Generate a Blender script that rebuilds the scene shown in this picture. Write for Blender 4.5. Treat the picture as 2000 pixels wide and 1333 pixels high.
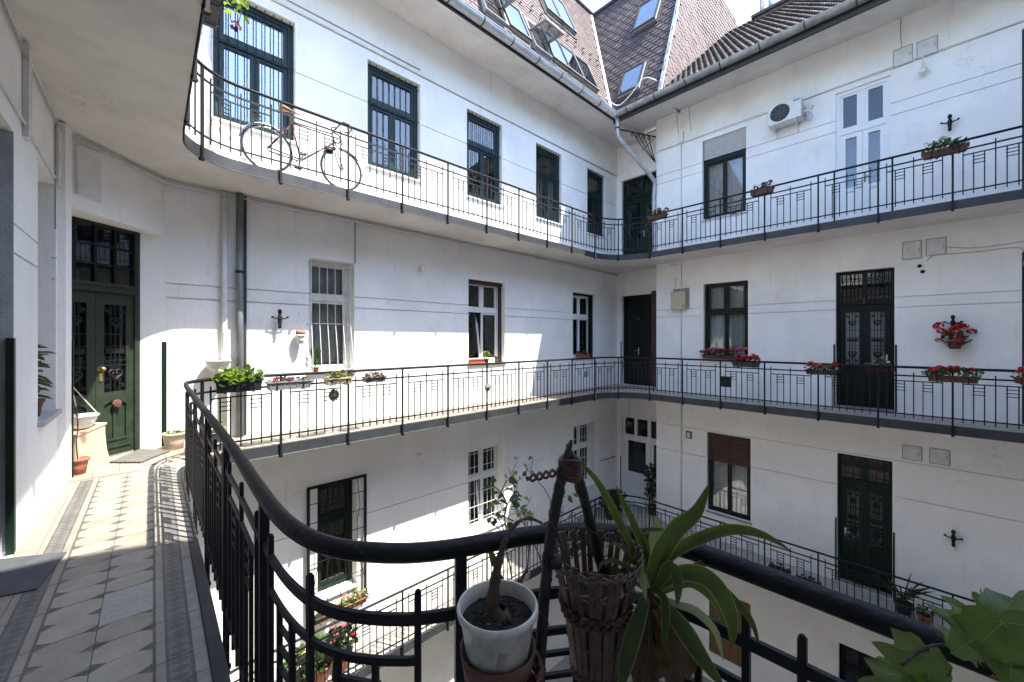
import bpy, bmesh, math, random
from mathutils import Vector, Matrix
R = math.radians
random.seed(7)
for o in list(bpy.data.objects): bpy.data.objects.remove(o)
SC = bpy.context.scene
COL = SC.collection

# ---------------------------------------------------------------- camera, sky, sun, exposure
EYE = 1.45; FPX = 779.64; YH = 663.6; YAW = R(46.57)
cam = bpy.data.cameras.new('camera'); camo = bpy.data.objects.new('camera', cam); COL.objects.link(camo)
cam.sensor_width = 36; cam.lens = 36*FPX/2000; cam.shift_y = -2.9/2000
cam.clip_start = .02; cam.clip_end = 1000
camo.location = (0, 0, EYE); camo.rotation_euler = (R(90), 0, YAW-R(90))
SC.camera = camo
SUNV = Vector((.275, -.49, 1)).normalized()
W = bpy.data.worlds.new('World'); SC.world = W; W.use_nodes = True
nt = W.node_tree; nt.nodes.clear()
sky = nt.nodes.new('ShaderNodeTexSky'); sky.sky_type = 'NISHITA'; sky.sun_disc = False
sky.sun_elevation = math.asin(SUNV.z); sky.sun_rotation = math.atan2(SUNV.x, SUNV.y)
sky.air_density = 1.0; sky.dust_density = .6; sky.ozone_density = 1.2
bg = nt.nodes.new('ShaderNodeBackground'); bg.inputs['Strength'].default_value = .15
wo = nt.nodes.new('ShaderNodeOutputWorld')
nt.links.new(sky.outputs[0], bg.inputs[0]); nt.links.new(bg.outputs[0], wo.inputs[0])
sun = bpy.data.lights.new('sun', 'SUN'); suno = bpy.data.objects.new('sun', sun); COL.objects.link(suno)
sun.energy = 2.3; sun.angle = R(.5); sun.color = (1, .95, .87)
suno.rotation_euler = SUNV.to_track_quat('Z', 'Y').to_euler(); suno.location = (5, -10, 30)
SC.view_settings.view_transform = 'Standard'; SC.view_settings.look = 'None'
SC.view_settings.exposure = 2.68; SC.view_settings.gamma = 1
SC.render.engine = 'CYCLES'
SC.cycles.max_bounces = 8; SC.cycles.diffuse_bounces = 5; SC.cycles.transparent_max_bounces = 12

# ---------------------------------------------------------------- from a pixel of the photograph to a point on a known plane
CY, SY = math.cos(YAW), math.sin(YAW)
def ray(x, y):
    t = (x-1000)/FPX
    return Vector((CY+SY*t, SY-CY*t, (YH-y)/FPX))
def at_z(x, y, z):
    d = ray(x, y); return d*((z-EYE)/d.z)+Vector((0, 0, EYE))
def at_y(x, y, Y):
    d = ray(x, y); return d*(Y/d.y)+Vector((0, 0, EYE))
def at_x(x, y, X):
    d = ray(x, y); return d*(X/d.x)+Vector((0, 0, EYE))
def at_d(x, y, D):
    return ray(x, y)*D+Vector((0, 0, EYE))

# ---------------------------------------------------------------- materials
MATS = {}
def mat(name, col, rough=.6, metal=0, var=.0, scale=3., bump=0., bscale=40., col2=None, streak=0., spec=.5, fine=.0, lo=.35, hi=.7, coat=0, transl=0, crack=0, patch=0):
    if name in MATS: return MATS[name]
    m = bpy.data.materials.new(name); m.use_nodes = True; MATS[name] = m
    t = m.node_tree; p = t.nodes['Principled BSDF']
    p.inputs['Base Color'].default_value = (*col, 1); p.inputs['Roughness'].default_value = rough
    p.inputs['Metallic'].default_value = metal; p.inputs['Specular IOR Level'].default_value = spec
    if coat: p.inputs['Coat Weight'].default_value = coat
    tc = t.nodes.new('ShaderNodeTexCoord')
    geo = t.nodes.new('ShaderNodeNewGeometry')
    last = None
    def noise(sc, detail=5, vec=None, rough_=.6):
        n = t.nodes.new('ShaderNodeTexNoise'); n.inputs['Scale'].default_value = sc
        n.inputs['Detail'].default_value = detail; n.inputs['Roughness'].default_value = rough_
        t.links.new(vec or geo.outputs['Position'], n.inputs['Vector']); return n
    def mix(fac, a, b):
        x = t.nodes.new('ShaderNodeMix'); x.data_type = 'RGBA'
        t.links.new(fac, x.inputs['Factor'])
        if isinstance(a, tuple): x.inputs['A'].default_value = (*a, 1)
        else: t.links.new(a, x.inputs['A'])
        if isinstance(b, tuple): x.inputs['B'].default_value = (*b, 1)
        else: t.links.new(b, x.inputs['B'])
        return x.outputs['Result']
    def ramp(src, a, b):
        r = t.nodes.new('ShaderNodeMapRange'); r.inputs['From Min'].default_value = a; r.inputs['From Max'].default_value = b
        t.links.new(src, r.inputs['Value']); return r.outputs['Result']
    if var or col2:
        c2 = col2 or tuple(c*(1-var) for c in col)
        last = mix(ramp(noise(scale).outputs['Fac'], lo, hi), col, c2)
    if streak:
        mp = t.nodes.new('ShaderNodeMapping'); mp.inputs['Scale'].default_value = (1, 1, .12)
        t.links.new(geo.outputs['Position'], mp.inputs['Vector'])
        n = noise(7, 6, mp.outputs['Vector'], .7)
        f = ramp(n.outputs['Fac'], .56, .8)
        mm = t.nodes.new('ShaderNodeMath'); mm.operation = 'MULTIPLY'; mm.inputs[1].default_value = streak
        t.links.new(f, mm.inputs[0])
        last = mix(mm.outputs[0], last or col, tuple(c*.55 for c in col))
    if fine:
        f = ramp(noise(90, 3).outputs['Fac'], .5, .75)
        mm = t.nodes.new('ShaderNodeMath'); mm.operation = 'MULTIPLY'; mm.inputs[1].default_value = fine
        t.links.new(f, mm.inputs[0])
        last = mix(mm.outputs[0], last or col, tuple(c*.5 for c in col))
    if patch:   # old repairs and rubbed paint with edges of their own
        f = ramp(noise(.55, 9, None, .62).outputs['Fac'], .565, .58)
        g_ = ramp(noise(2.3, 7, None, .7).outputs['Fac'], .62, .66)
        for src, c2 in ((f, tuple(c*(1-patch) for c in col)), (g_, (col[0]*(1-patch*.9), col[1]*(1-patch*1.1), col[2]*(1-patch*1.5)))):
            mm = t.nodes.new('ShaderNodeMath'); mm.operation = 'MULTIPLY'; mm.inputs[1].default_value = .75
            t.links.new(src, mm.inputs[0]); last = mix(mm.outputs[0], last or col, c2)
    if crack:
        ds = t.nodes.new('ShaderNodeVectorMath'); ds.operation = 'MULTIPLY_ADD'; ds.inputs[1].default_value = (.5, .5, .5)
        t.links.new(noise(3, 5).outputs['Color'], ds.inputs[0]); t.links.new(geo.outputs['Position'], ds.inputs[2])
        vo = t.nodes.new('ShaderNodeTexVoronoi'); vo.feature = 'DISTANCE_TO_EDGE'; vo.inputs['Scale'].default_value = .8
        t.links.new(ds.outputs[0], vo.inputs['Vector'])
        a_ = ramp(vo.outputs['Distance'], .006, .0); k_ = ramp(noise(.9, 3).outputs['Fac'], .54, .64)
        mm = t.nodes.new('ShaderNodeMath'); mm.operation = 'MULTIPLY'; t.links.new(a_, mm.inputs[0]); t.links.new(k_, mm.inputs[1])
        m2 = t.nodes.new('ShaderNodeMath'); m2.operation = 'MULTIPLY'; m2.inputs[1].default_value = crack; t.links.new(mm.outputs[0], m2.inputs[0])
        last = mix(m2.outputs[0], last or col, tuple(c*.45 for c in col))
    if last: t.links.new(last, p.inputs['Base Color'])
    if transl:
        tl = t.nodes.new('ShaderNodeBsdfTranslucent'); mx = t.nodes.new('ShaderNodeMixShader'); mx.inputs[0].default_value = transl
        tl.inputs[0].default_value = (min(1, col[0]*1.7), min(1, col[1]*1.7), col[2]*.8, 1)
        o_ = t.nodes['Material Output']; t.links.new(p.outputs[0], mx.inputs[1]); t.links.new(tl.outputs[0], mx.inputs[2]); t.links.new(mx.outputs[0], o_.inputs[0])
    if bump:
        b = t.nodes.new('ShaderNodeBump'); b.inputs['Strength'].default_value = bump; b.inputs['Distance'].default_value = .02
        t.links.new(noise(bscale, 6).outputs['Fac'], b.inputs['Height']); t.links.new(b.outputs['Normal'], p.inputs['Normal'])
    return m
mat('plaster', (.865, .85, .81), .85, var=.15, scale=1.1, bump=.3, bscale=11, streak=.42, fine=.09, crack=.45, patch=.07)
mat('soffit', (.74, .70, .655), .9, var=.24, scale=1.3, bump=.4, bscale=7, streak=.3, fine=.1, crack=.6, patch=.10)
mat('reveal_grey', (.42, .43, .45), .9, var=.3, scale=6, bump=.5, bscale=60)
mat('iron', (.009, .009, .010), .55, spec=.25, bump=.12, bscale=120, fine=.2)
mat('iron_worn', (.010, .010, .011), .55, spec=.2, scale=45, col2=(.05, .038, .03), lo=.66, hi=.70, bump=.35, bscale=55)
mat('fascia', (.045, .048, .052), .55, var=.45, scale=6, streak=.5, fine=.3, metal=.2)
mat('zinc', (.50, .51, .52), .45, metal=.35, var=.3, scale=8, fine=.2)
mat('zinc_old', (.34, .33, .30), .6, metal=.2, var=.45, scale=6, fine=.3)
mat('tar', (.035, .035, .037), .6, var=.3, scale=5)
mat('pipe_grey', (.20, .225, .24), .5, metal=.3, var=.3, scale=5)
mat('white_paint', (.76, .76, .75), .45, var=.06, scale=5)
mat('white_dirty', (.70, .69, .66), .55, var=.2, scale=8, fine=.15)
mat('cable_grey', (.33, .33, .33), .6)
mat('teal_paint', (.006, .028, .031), .45, spec=.3, var=.3, scale=14)
mat('green_dark', (.005, .019, .011), .45, spec=.25, var=.35, scale=12)
mat('green_frame', (.0035, .008, .0055), .45, spec=.25, var=.3, scale=12)
mat('green_door', (.029, .041, .026), .5, var=.25, scale=10, fine=.4, col2=(.013, .022, .013), spec=.3, patch=.35)
mat('brown_wood', (.055, .024, .015), .6, var=.4, scale=15, bump=.3)
mat('brown_shutter', (.085, .043, .03), .6, var=.25, scale=10)
mat('grey_shutter', (.50, .50, .49), .5, var=.1, scale=6)
mat('bamboo', (.30, .16, .07), .7, var=.45, scale=30)
mat('interior', (.012, .011, .010), .9)
mat('curtain', (.42, .42, .41), .9, var=.12, scale=10)
mat('curtain_dark', (.018, .018, .019), .9, var=.3, scale=20)
mat('curtain_blue', (.05, .10, .16), .9)
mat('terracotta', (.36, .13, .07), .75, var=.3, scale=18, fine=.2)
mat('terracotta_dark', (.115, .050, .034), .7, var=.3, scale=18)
mat('orange_plastic', (.55, .11, .05), .45)
mat('black_plastic', (.016, .018, .024), .4)
mat('grey_plastic', (.19, .195, .20), .5, var=.15, scale=12)
mat('beige_plastic', (.40, .33, .22), .5, var=.2, scale=12)
mat('taupe_plastic', (.14, .12, .11), .5)
mat('beige_pot', (.50, .42, .33), .55, var=.12, scale=8)
mat('carton', (.60, .44, .29), .7, var=.06, scale=5)
mat('pot_white', (.52, .505, .465), .45, scale=26, col2=(.27, .23, .17), lo=.5, hi=.8, fine=.4, streak=.6)
mat('soil', (.028, .022, .017), .95, var=.6, scale=60, bump=1., bscale=120)
mat('leaf', (.055, .10, .028), .45, var=.45, scale=20, col2=(.03, .065, .02), transl=.35)
mat('leaf_bright', (.20, .28, .06), .45, var=.3, scale=20, col2=(.13, .20, .045), transl=.35)
mat('leaf_dark', (.022, .045, .018), .5, var=.4, scale=20)
mat('leaf_strap', (.060, .085, .025), .5, var=.4, scale=26, col2=(.032, .055, .02), lo=.4, hi=.6, transl=.35)
mat('leaf_edge', (.17, .18, .085), .45, transl=.35)
mat('leaf_pale', (.24, .27, .18), .5, var=.3, scale=12, transl=.35)
mat('leaf_dry', (.13, .075, .042), .8, var=.6, scale=25, bump=.5, transl=.12)
mat('leaf_ivy', (.11, .17, .042), .5, var=.4, scale=30, col2=(.06, .11, .027), bump=.25, bscale=50, transl=.35)
mat('vein', (.19, .25, .09), .5)
mat('bark', (.085, .052, .038), .8, var=.5, scale=40, bump=.5, bscale=90)
mat('stick', (.013, .010, .010), .5, var=.5, scale=30, bump=.4, bscale=70)
mat('wicker', (.095, .058, .038), .6, var=.55, scale=45, bump=.4, bscale=120)
mat('wicker_red', (.085, .028, .024), .55, var=.5, scale=45, bump=.4, bscale=120)
mat('twig_grey', (.13, .10, .085), .7, var=.3, scale=30)
mat('petal_red', (.55, .012, .018), .55, var=.25, scale=30)
mat('petal_pink', (.62, .12, .20), .55, var=.3, scale=30)
mat('petal_dark', (.20, .012, .035), .55, var=.3, scale=30)
mat('petal_wine', (.12, .004, .012), .55)
mat('petal_white', (.75, .72, .68), .55)
mat('petal_yellow', (.65, .42, .04), .55)
mat('tile_cream', (.325, .285, .23), .55, var=.22, scale=7, fine=.15, bump=.15, bscale=50)
mat('tile_buff', (.29, .25, .20), .6, var=.25, scale=6, fine=.35, bump=.15, bscale=50)
mat('tile_speck', (.34, .32, .285), .6, var=.2, scale=60, fine=.8)
mat('tile_dark', (.105, .10, .09), .55, var=.35, scale=9, fine=.2)
mat('tile_mid', (.155, .153, .145), .55, var=.3, scale=9, fine=.2)
mat('tile_stone', (.27, .25, .22), .7, var=.3, scale=9, fine=.3, bump=.2)
mat('grout', (.20, .18, .16), .9, var=.3, scale=10)
mat('paving', (.42, .39, .34), .8, var=.3, scale=5, fine=.3, bump=.2)
mat('ground_stone', (.33, .31, .28), .85, var=.3, scale=2, bump=.3)
mat('roof_red', (.155, .108, .094), .85, var=.45, scale=2, col2=(.105, .072, .064), fine=.3)
mat('roof_red2', (.12, .083, .073), .8, var=.4, scale=5, fine=.3)
mat('roof_pink', (.175, .125, .108), .8, var=.3, scale=4, fine=.3)
mat('roof_shaded', (.066, .045, .043), .75, var=.4, scale=2, col2=(.042, .03, .029), fine=.3)  # corner mansard tiles, a darkened copy with their shade put into the colour
mat('roof_old', (.042, .034, .03), .9, var=.6, scale=9, col2=(.03, .028, .027), fine=.5)
mat('brick_old', (.085, .068, .057), .9, var=.4, scale=7, bump=.5)
mat('rubber', (.02, .02, .02), .7)
mat('chrome', (.5, .5, .52), .25, metal=.9)
mat('bike_red', (.13, .022, .02), .4)
mat('leather', (.30, .17, .09), .5)
mat('ac_white', (.66, .65, .62), .45, var=.08, scale=8)
mat('dark_grille', (.02, .02, .022), .6)
mat('cream_metal', (.50, .43, .30), .5, var=.2, scale=10)
mat('grey_plate', (.34, .32, .29), .7, var=.3, scale=10)
mat('mat_rubber', (.05, .048, .046), .85, var=.3, scale=30, bump=.5, bscale=150)
mat('mat_grey', (.085, .09, .10), .9, var=.35, scale=8, bump=.5, bscale=200)
mat('brass', (.45, .32, .12), .35, metal=.8)
mat('lamp_glass', (.72, .71, .67), .3)
mat('string', (.55, .50, .42), .9)
mat('stone_ornament', (.20, .185, .17), .7, var=.5, scale=40, bump=.5)
# ribs along the strap leaves and brown dying tips, laid out on the leaf's own coordinates
_m = MATS['leaf_strap']; _t = _m.node_tree; _p = _t.nodes['Principled BSDF']
_uv = _t.nodes.new('ShaderNodeUVMap'); _sx = _t.nodes.new('ShaderNodeSeparateXYZ'); _t.links.new(_uv.outputs[0], _sx.inputs[0])
_w = _t.nodes.new('ShaderNodeMath'); _w.operation = 'MULTIPLY'; _w.inputs[1].default_value = 88; _t.links.new(_sx.outputs['X'], _w.inputs[0])
_s = _t.nodes.new('ShaderNodeMath'); _s.operation = 'SINE'; _t.links.new(_w.outputs[0], _s.inputs[0])
_b = _t.nodes.new('ShaderNodeBump'); _b.inputs['Strength'].default_value = .5; _b.inputs['Distance'].default_value = .001; _t.links.new(_s.outputs[0], _b.inputs['Height']); _t.links.new(_b.outputs[0], _p.inputs['Normal'])
_n = _t.nodes.new('ShaderNodeTexNoise'); _n.inputs['Scale'].default_value = 40; _g = _t.nodes.new('ShaderNodeNewGeometry'); _t.links.new(_g.outputs['Position'], _n.inputs['Vector'])
_a = _t.nodes.new('ShaderNodeMath'); _a.operation = 'MULTIPLY_ADD'; _a.inputs[1].default_value = .12; _t.links.new(_n.outputs['Fac'], _a.inputs[0]); _t.links.new(_sx.outputs['Y'], _a.inputs[2])
_r = _t.nodes.new('ShaderNodeMapRange'); _r.inputs['From Min'].default_value = .96; _r.inputs['From Max'].default_value = 1.03; _t.links.new(_a.outputs[0], _r.inputs['Value'])
_x = _t.nodes.new('ShaderNodeMix'); _x.data_type = 'RGBA'; _x.inputs['B'].default_value = (.10, .06, .025, 1)
_l = _p.inputs['Base Color'].links[0].from_socket; _t.links.new(_l, _x.inputs['A']); _t.links.new(_r.outputs[0], _x.inputs['Factor']); _t.links.new(_x.outputs['Result'], _p.inputs['Base Color'])
mat('leaf_ivy2', (.085, .14, .03), .5, var=.4, scale=40, col2=(.15, .17, .035), bump=.25, bscale=50, transl=.35)
def glass(name, tint, refl, rough=.01):
    m = bpy.data.materials.new(name); m.use_nodes = True; MATS[name] = m
    t = m.node_tree; t.nodes.clear()
    out = t.nodes.new('ShaderNodeOutputMaterial'); mx = t.nodes.new('ShaderNodeMixShader')
    tr = t.nodes.new('ShaderNodeBsdfTransparent'); tr.inputs[0].default_value = (*tint, 1)
    gl = t.nodes.new('ShaderNodeBsdfGlossy'); gl.inputs['Roughness'].default_value = rough; gl.inputs[0].default_value = (.95, .97, 1, 1)
    n = t.nodes.new('ShaderNodeTexNoise'); n.inputs['Scale'].default_value = 2.5; n.inputs['Detail'].default_value = 1
    g = t.nodes.new('ShaderNodeNewGeometry'); t.links.new(g.outputs['Position'], n.inputs['Vector'])
    b = t.nodes.new('ShaderNodeBump'); b.inputs['Strength'].default_value = .04; b.inputs['Distance'].default_value = .02
    t.links.new(n.outputs['Fac'], b.inputs['Height']); t.links.new(b.outputs[0], gl.inputs['Normal'])
    dt = t.nodes.new('ShaderNodeVectorMath'); dt.operation = 'DOT_PRODUCT'
    t.links.new(g.outputs['Incoming'], dt.inputs[0]); t.links.new(g.outputs['Normal'], dt.inputs[1])
    def mth(op, x, y=None, z=None):
        k = t.nodes.new('ShaderNodeMath'); k.operation = op; k.use_clamp = op == 'MULTIPLY_ADD'
        for i, w in enumerate((x, y, z)):
            if w is None: continue
            if isinstance(w, (int, float)): k.inputs[i].default_value = w
            else: t.links.new(w, k.inputs[i])
        return k.outputs[0]
    f = mth('POWER', mth('SUBTRACT', 1., mth('ABSOLUTE', dt.outputs['Value'])), 5.)   # Schlick, the same from both sides
    f = mth('MULTIPLY_ADD', f, 1-refl, refl); t.links.new(f, mx.inputs[0])
    t.links.new(tr.outputs[0], mx.inputs[1]); t.links.new(gl.outputs[0], mx.inputs[2]); t.links.new(mx.outputs[0], out.inputs[0])
glass('glass', (.86, .88, .88), .06)
glass('glass_mirror', (.6, .63, .65), .22)
glass('glass_dim', (.74, .75, .74), .045)

# ---------------------------------------------------------------- mesh helpers
def V3(p): return Vector(p)
class MB:
    def __init__(s, f=None): s.v = []; s.f = []; s.m = []; s.fr = f
    def add(s, vs, fs, m=0):
        b = len(s.v)
        for p in vs:
            s.v.append(tuple(s.fr(*p)) if s.fr else tuple(p))
        for f in fs: s.f.append(tuple(b+i for i in f)); s.m.append(m)
    def box(s, a0, a1, b0, b1, c0, c1, m=0):
        vs = [(a, b, c) for c in (c0, c1) for b in (b0, b1) for a in (a0, a1)]
        s.add(vs, [(0, 2, 3, 1), (4, 5, 7, 6), (0, 1, 5, 4), (2, 6, 7, 3), (0, 4, 6, 2), (1, 3, 7, 5)], m)
    def cbox(s, c, sz, m=0):
        s.box(c[0]-sz[0]/2, c[0]+sz[0]/2, c[1]-sz[1]/2, c[1]+sz[1]/2, c[2]-sz[2]/2, c[2]+sz[2]/2, m)
    def quad(s, a, b, c, d, m=0): s.add([a, b, c, d], [(0, 1, 2, 3)], m)
    def beam(s, p, q, w, h=None, up=(0, 0, 1), m=0):
        p = V3(p); q = V3(q); h = h or w; d = (q-p).normalized(); u = V3(up)
        if abs(d.dot(u)) > .98: u = Vector((1, 0, 0))
        x = d.cross(u).normalized(); u = x.cross(d)
        vs = [o+x*a*w/2+u*b*h/2 for o in (p, q) for a, b in ((-1, -1), (1, -1), (1, 1), (-1, 1))]
        s.add(vs, [(0, 3, 2, 1), (4, 5, 6, 7), (0, 1, 5, 4), (1, 2, 6, 5), (2, 3, 7, 6), (3, 0, 4, 7)], m)
    def tube(s, pts, r, n=6, m=0, closed=False, flat=1.):
        P = [V3(p) for p in pts]; k = len(P); vs = []; fs = []
        u = None
        for i, p in enumerate(P):
            if closed: d = P[(i+1) % k]-P[i-1]
            else: d = P[min(i+1, k-1)]-P[max(i-1, 0)]
            if d.length < 1e-9: d = Vector((0, 0, 1))
            d.normalize()
            if u is None:
                u = Vector((0, 0, 1)) if abs(d.z) < .9 else Vector((1, 0, 0))
            x = d.cross(u)
            if x.length < 1e-6: x = d.cross(Vector((1, .3, 0)))
            x.normalize(); u = x.cross(d)
            rr = r[i] if isinstance(r, (list, tuple)) else r
            for j in range(n):
                a = 2*math.pi*j/n; vs.append(p+x*math.cos(a)*rr+u*math.sin(a)*rr*flat)
        for i in range(k if closed else k-1):
            for j in range(n):
                a = i*n+j; b = i*n+(j+1) % n; i2 = (i+1) % k
                fs.append((a, b, i2*n+(j+1) % n, i2*n+j))
        if not closed: fs.append(tuple(range(n-1, -1, -1))); fs.append(tuple((k-1)*n+j for j in range(n)))
        s.add(vs, fs, m)
    def lathe(s, prof, c=(0, 0, 0), n=16, m=0, axis=None, a0=0, a1=2*math.pi):
        ax = V3(axis or (0, 0, 1)).normalized(); t = Vector((1, 0, 0)) if abs(ax.x) < .9 else Vector((0, 1, 0))
        x = ax.cross(t).normalized(); y = ax.cross(x); c = V3(c); vs = []; fs = []
        full = abs(a1-a0-2*math.pi) < 1e-6; k = n if full else n+1
        for r, z in prof:
            for j in range(k):
                a = a0+(a1-a0)*j/n; vs.append(c+ax*z+(x*math.cos(a)+y*math.sin(a))*r)
        for i in range(len(prof)-1):
            for j in range(n):
                j2 = (j+1) % k if full else j+1
                fs.append((i*k+j, i*k+j2, (i+1)*k+j2, (i+1)*k+j))
        s.add(vs, fs, m)
    def disc(s, c, r, axis=(0, 0, 1), n=16, m=0):
        s.lathe([(0, 0), (r, 0)], c, n, m, axis)
    def ball(s, c, r, n=8, m=0, sq=(1, 1, 1)):
        c = V3(c); vs = []; fs = []; k = n//2+1
        for i in range(k+1):
            th = math.pi*i/k
            for j in range(n):
                a = 2*math.pi*j/n
                vs.append(c+Vector((math.sin(th)*math.cos(a)*r*sq[0], math.sin(th)*math.sin(a)*r*sq[1], math.cos(th)*r*sq[2])))
        for i in range(k):
            for j in range(n): fs.append((i*n+j, (i+1)*n+j, (i+1)*n+(j+1) % n, i*n+(j+1) % n))
        s.add(vs, fs, m)
    def poly(s, pts, m=0): s.add(pts, [tuple(range(len(pts)))], m)
    def prism(s, pts, d, m=0):
        d = V3(d); n = len(pts); P = [V3(p) for p in pts]
        s.add(P+[p+d for p in P], [tuple(range(n-1, -1, -1)), tuple(range(n, 2*n))]+[(i, (i+1) % n, n+(i+1) % n, n+i) for i in range(n)], m)
    def mesh(s, name, mats, smooth=False):
        me = bpy.data.meshes.new(name); me.from_pydata([tuple(v) for v in s.v], [], s.f)
        for a in ([mats] if isinstance(mats, str) else mats): me.materials.append(MATS[a])
        if len(set(s.m)) > 1 or (s.m and s.m[0]): me.polygons.foreach_set('material_index', s.m)
        if smooth: me.polygons.foreach_set('use_smooth', [True]*len(s.f))
        me.update(); return me
    def build(s, name, mats, parent=None, smooth=False, bevel=0):
        o = link(name, s.mesh(name, mats, smooth), parent)
        if bevel:
            b = o.modifiers.new('bevel', 'BEVEL'); b.width = bevel; b.segments = 2; b.limit_method = 'ANGLE'
        return o
def link(name, data, parent=None, loc=(0, 0, 0), rot=None, scale=None):
    o = bpy.data.objects.new(name, data); COL.objects.link(o)
    o.location = loc
    if rot is not None: o.rotation_euler = rot
    if scale is not None: o.scale = scale
    if parent: par(o, parent)
    return o
def world_of(o):
    m = o.matrix_basis.copy()
    return world_of(o.parent) @ o.matrix_parent_inverse @ m if o.parent else m
def par(o, p):
    o.parent = p; o.matrix_parent_inverse = world_of(p).inverted()
def tag(o, label, cat, group=None, kind=None):
    o['label'] = label; o['category'] = cat
    if group: o['group'] = group
    if kind: o['kind'] = kind
    return o
def thing(name, loc, label, cat, group=None):
    o = link(name, None, None, loc); o.empty_display_size = .1
    return tag(o, label, cat, group)
def struct(o, label=None, cat=None):
    o['kind'] = 'structure'
    if label: o['label'] = label; o['category'] = cat or 'floor'
    return o
def stuff(o): o['kind'] = 'stuff'; return o
def catmull(P, step=.03):
    P = [V3(p) for p in P]; out = []
    for i in range(len(P)-1):
        a = P[max(i-1, 0)]; b = P[i]; c = P[i+1]; d = P[min(i+2, len(P)-1)]
        n = max(1, int((c-b).length/step))
        for k in range(n):
            t = k/n; t2 = t*t; t3 = t2*t
            out.append(.5*((2*b)+(c-a)*t+(2*a-5*b+4*c-d)*t2+(3*b-a-3*c+d)*t3))
    out.append(P[-1]); return out
class Path:
    def __init__(s, pts):
        s.p = [V3(p) for p in pts]; s.l = [0]
        for i in range(1, len(pts)): s.l.append(s.l[-1]+(s.p[i]-s.p[i-1]).length)
        s.L = s.l[-1]
    def at(s, d):
        d = min(max(d, 0), s.L)
        lo, hi = 0, len(s.l)-1
        while hi-lo > 1:
            mid = (lo+hi)//2
            if s.l[mid] <= d: lo = mid
            else: hi = mid
        k = (d-s.l[lo])/max(1e-9, s.l[hi]-s.l[lo]); t = (s.p[hi]-s.p[lo]).normalized()
        return s.p[lo].lerp(s.p[hi], k), t
    def near(s, q):
        q = V3(q); return min(range(len(s.p)), key=lambda i: (s.p[i]-q).length)
    def sub(s, d0, d1):
        return [s.at(d0)[0]]+[s.p[i] for i in range(len(s.p)) if d0 < s.l[i] < d1]+[s.at(d1)[0]]
def offset(pts, d):
    out = []
    for i, p in enumerate(pts):
        t = pts[min(i+1, len(pts)-1)]-pts[max(i-1, 0)]; t.normalize()
        out.append(p+Vector((-t.y, t.x, 0))*d)
    return out

# ---------------------------------------------------------------- main dimensions
S = 3.745                       # storey height
AW, BW, DW = 7.15, 11.0, 11.52  # back wall (y), right wall (x), recessed corner wall (x)
BEND = BW*(SY-CY*.3617)/(CY+SY*.3617)   # where the right wall ends
LV = (-S, 0., S)
def FA(s, n, z): return (s, AW-n, z)
def FB(s, n, z): return (BW-n, -s, z)
def FD(s, n, z): return (DW-n, -s, z)
TILT = .027
def FC(s, n, z):                # camera-side wing, s runs to smaller v
    return (-.71+n+TILT*(-s), -s, z)
def uv(u, v, z=0): return (u+TILT*v, v, z)
def rectA(x0, y0, x1, y1): p = at_y(x0, y0, AW); q = at_y(x1, y1, AW); return p.x, q.x, q.z, p.z
def rectX(X, x0, y0, x1, y1): p = at_x(x0, y0, X); q = at_x(x1, y1, X); return -p.y, -q.y, q.z, p.z
def rectB(*a): return rectX(BW, *a)
def rectD(*a): return rectX(DW, *a)

# ---------------------------------------------------------------- ground
mb = MB(); mb.box(-150, 150, -150, 150, -8.2, -7.5)
struct(mb.build('ground', 'ground_stone'))

# ---------------------------------------------------------------- wings of the house
wing_back = thing('courtyard_wing', (5, AW, -7.5), 'sunlit white back wing with grilled windows and red mansard roof', 'building', 'wings around the court')
wing_right = thing('courtyard_wing', (BW, 0, -7.5), 'shaded white right wing with air conditioner and dark old tiled roof', 'building', 'wings around the court')
wing_near = thing('courtyard_wing', (-.7, 4, -7.5), 'near left wing with big green double door in its angled corner', 'building', 'wings around the court')

def wall(fr, s0, s1, z0, z1, holes, grooves, parent, name='wall', m='plaster', gd=.03, gh=.016):
    ss = sorted({s0, s1}|{h[0] for h in holes}|{h[1] for h in holes})
    zs = {z0, z1}|{h[2] for h in holes}|{h[3] for h in holes}
    for g in grooves: zs |= {g-gh/2, g+gh/2}
    ss = [s for s in ss if s0 <= s <= s1]; zs = sorted(z for z in zs if z0 <= z <= z1)
    def dep(i, j):
        if not (0 <= i < len(ss)-1 and 0 <= j < len(zs)-1): return None
        sc = (ss[i]+ss[i+1])/2; zc = (zs[j]+zs[j+1])/2
        for h in holes:
            if h[0] < sc < h[1] and h[2] < zc < h[3]: return -h[4]
        for g in grooves:
            if abs(zc-g) < gh/2: return -gd
        return 0.
    b = MB(fr)
    for i in range(len(ss)-1):
        for j in range(len(zs)-1):
            d = dep(i, j); a, c, e, f = ss[i], ss[i+1], zs[j], zs[j+1]
            if d >= -gd-1e-6: b.quad((a, d, e), (c, d, e), (c, d, f), (a, d, f))
            r = dep(i+1, j)
            if r is not None and abs(r-d) > 1e-6: b.quad((c, d, e), (c, r, e), (c, r, f), (c, d, f))
            u = dep(i, j+1)
            if u is not None and abs(u-d) > 1e-6: b.quad((a, d, f), (c, d, f), (c, u, f), (a, u, f))
    return b.build(name, m, parent)

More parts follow.
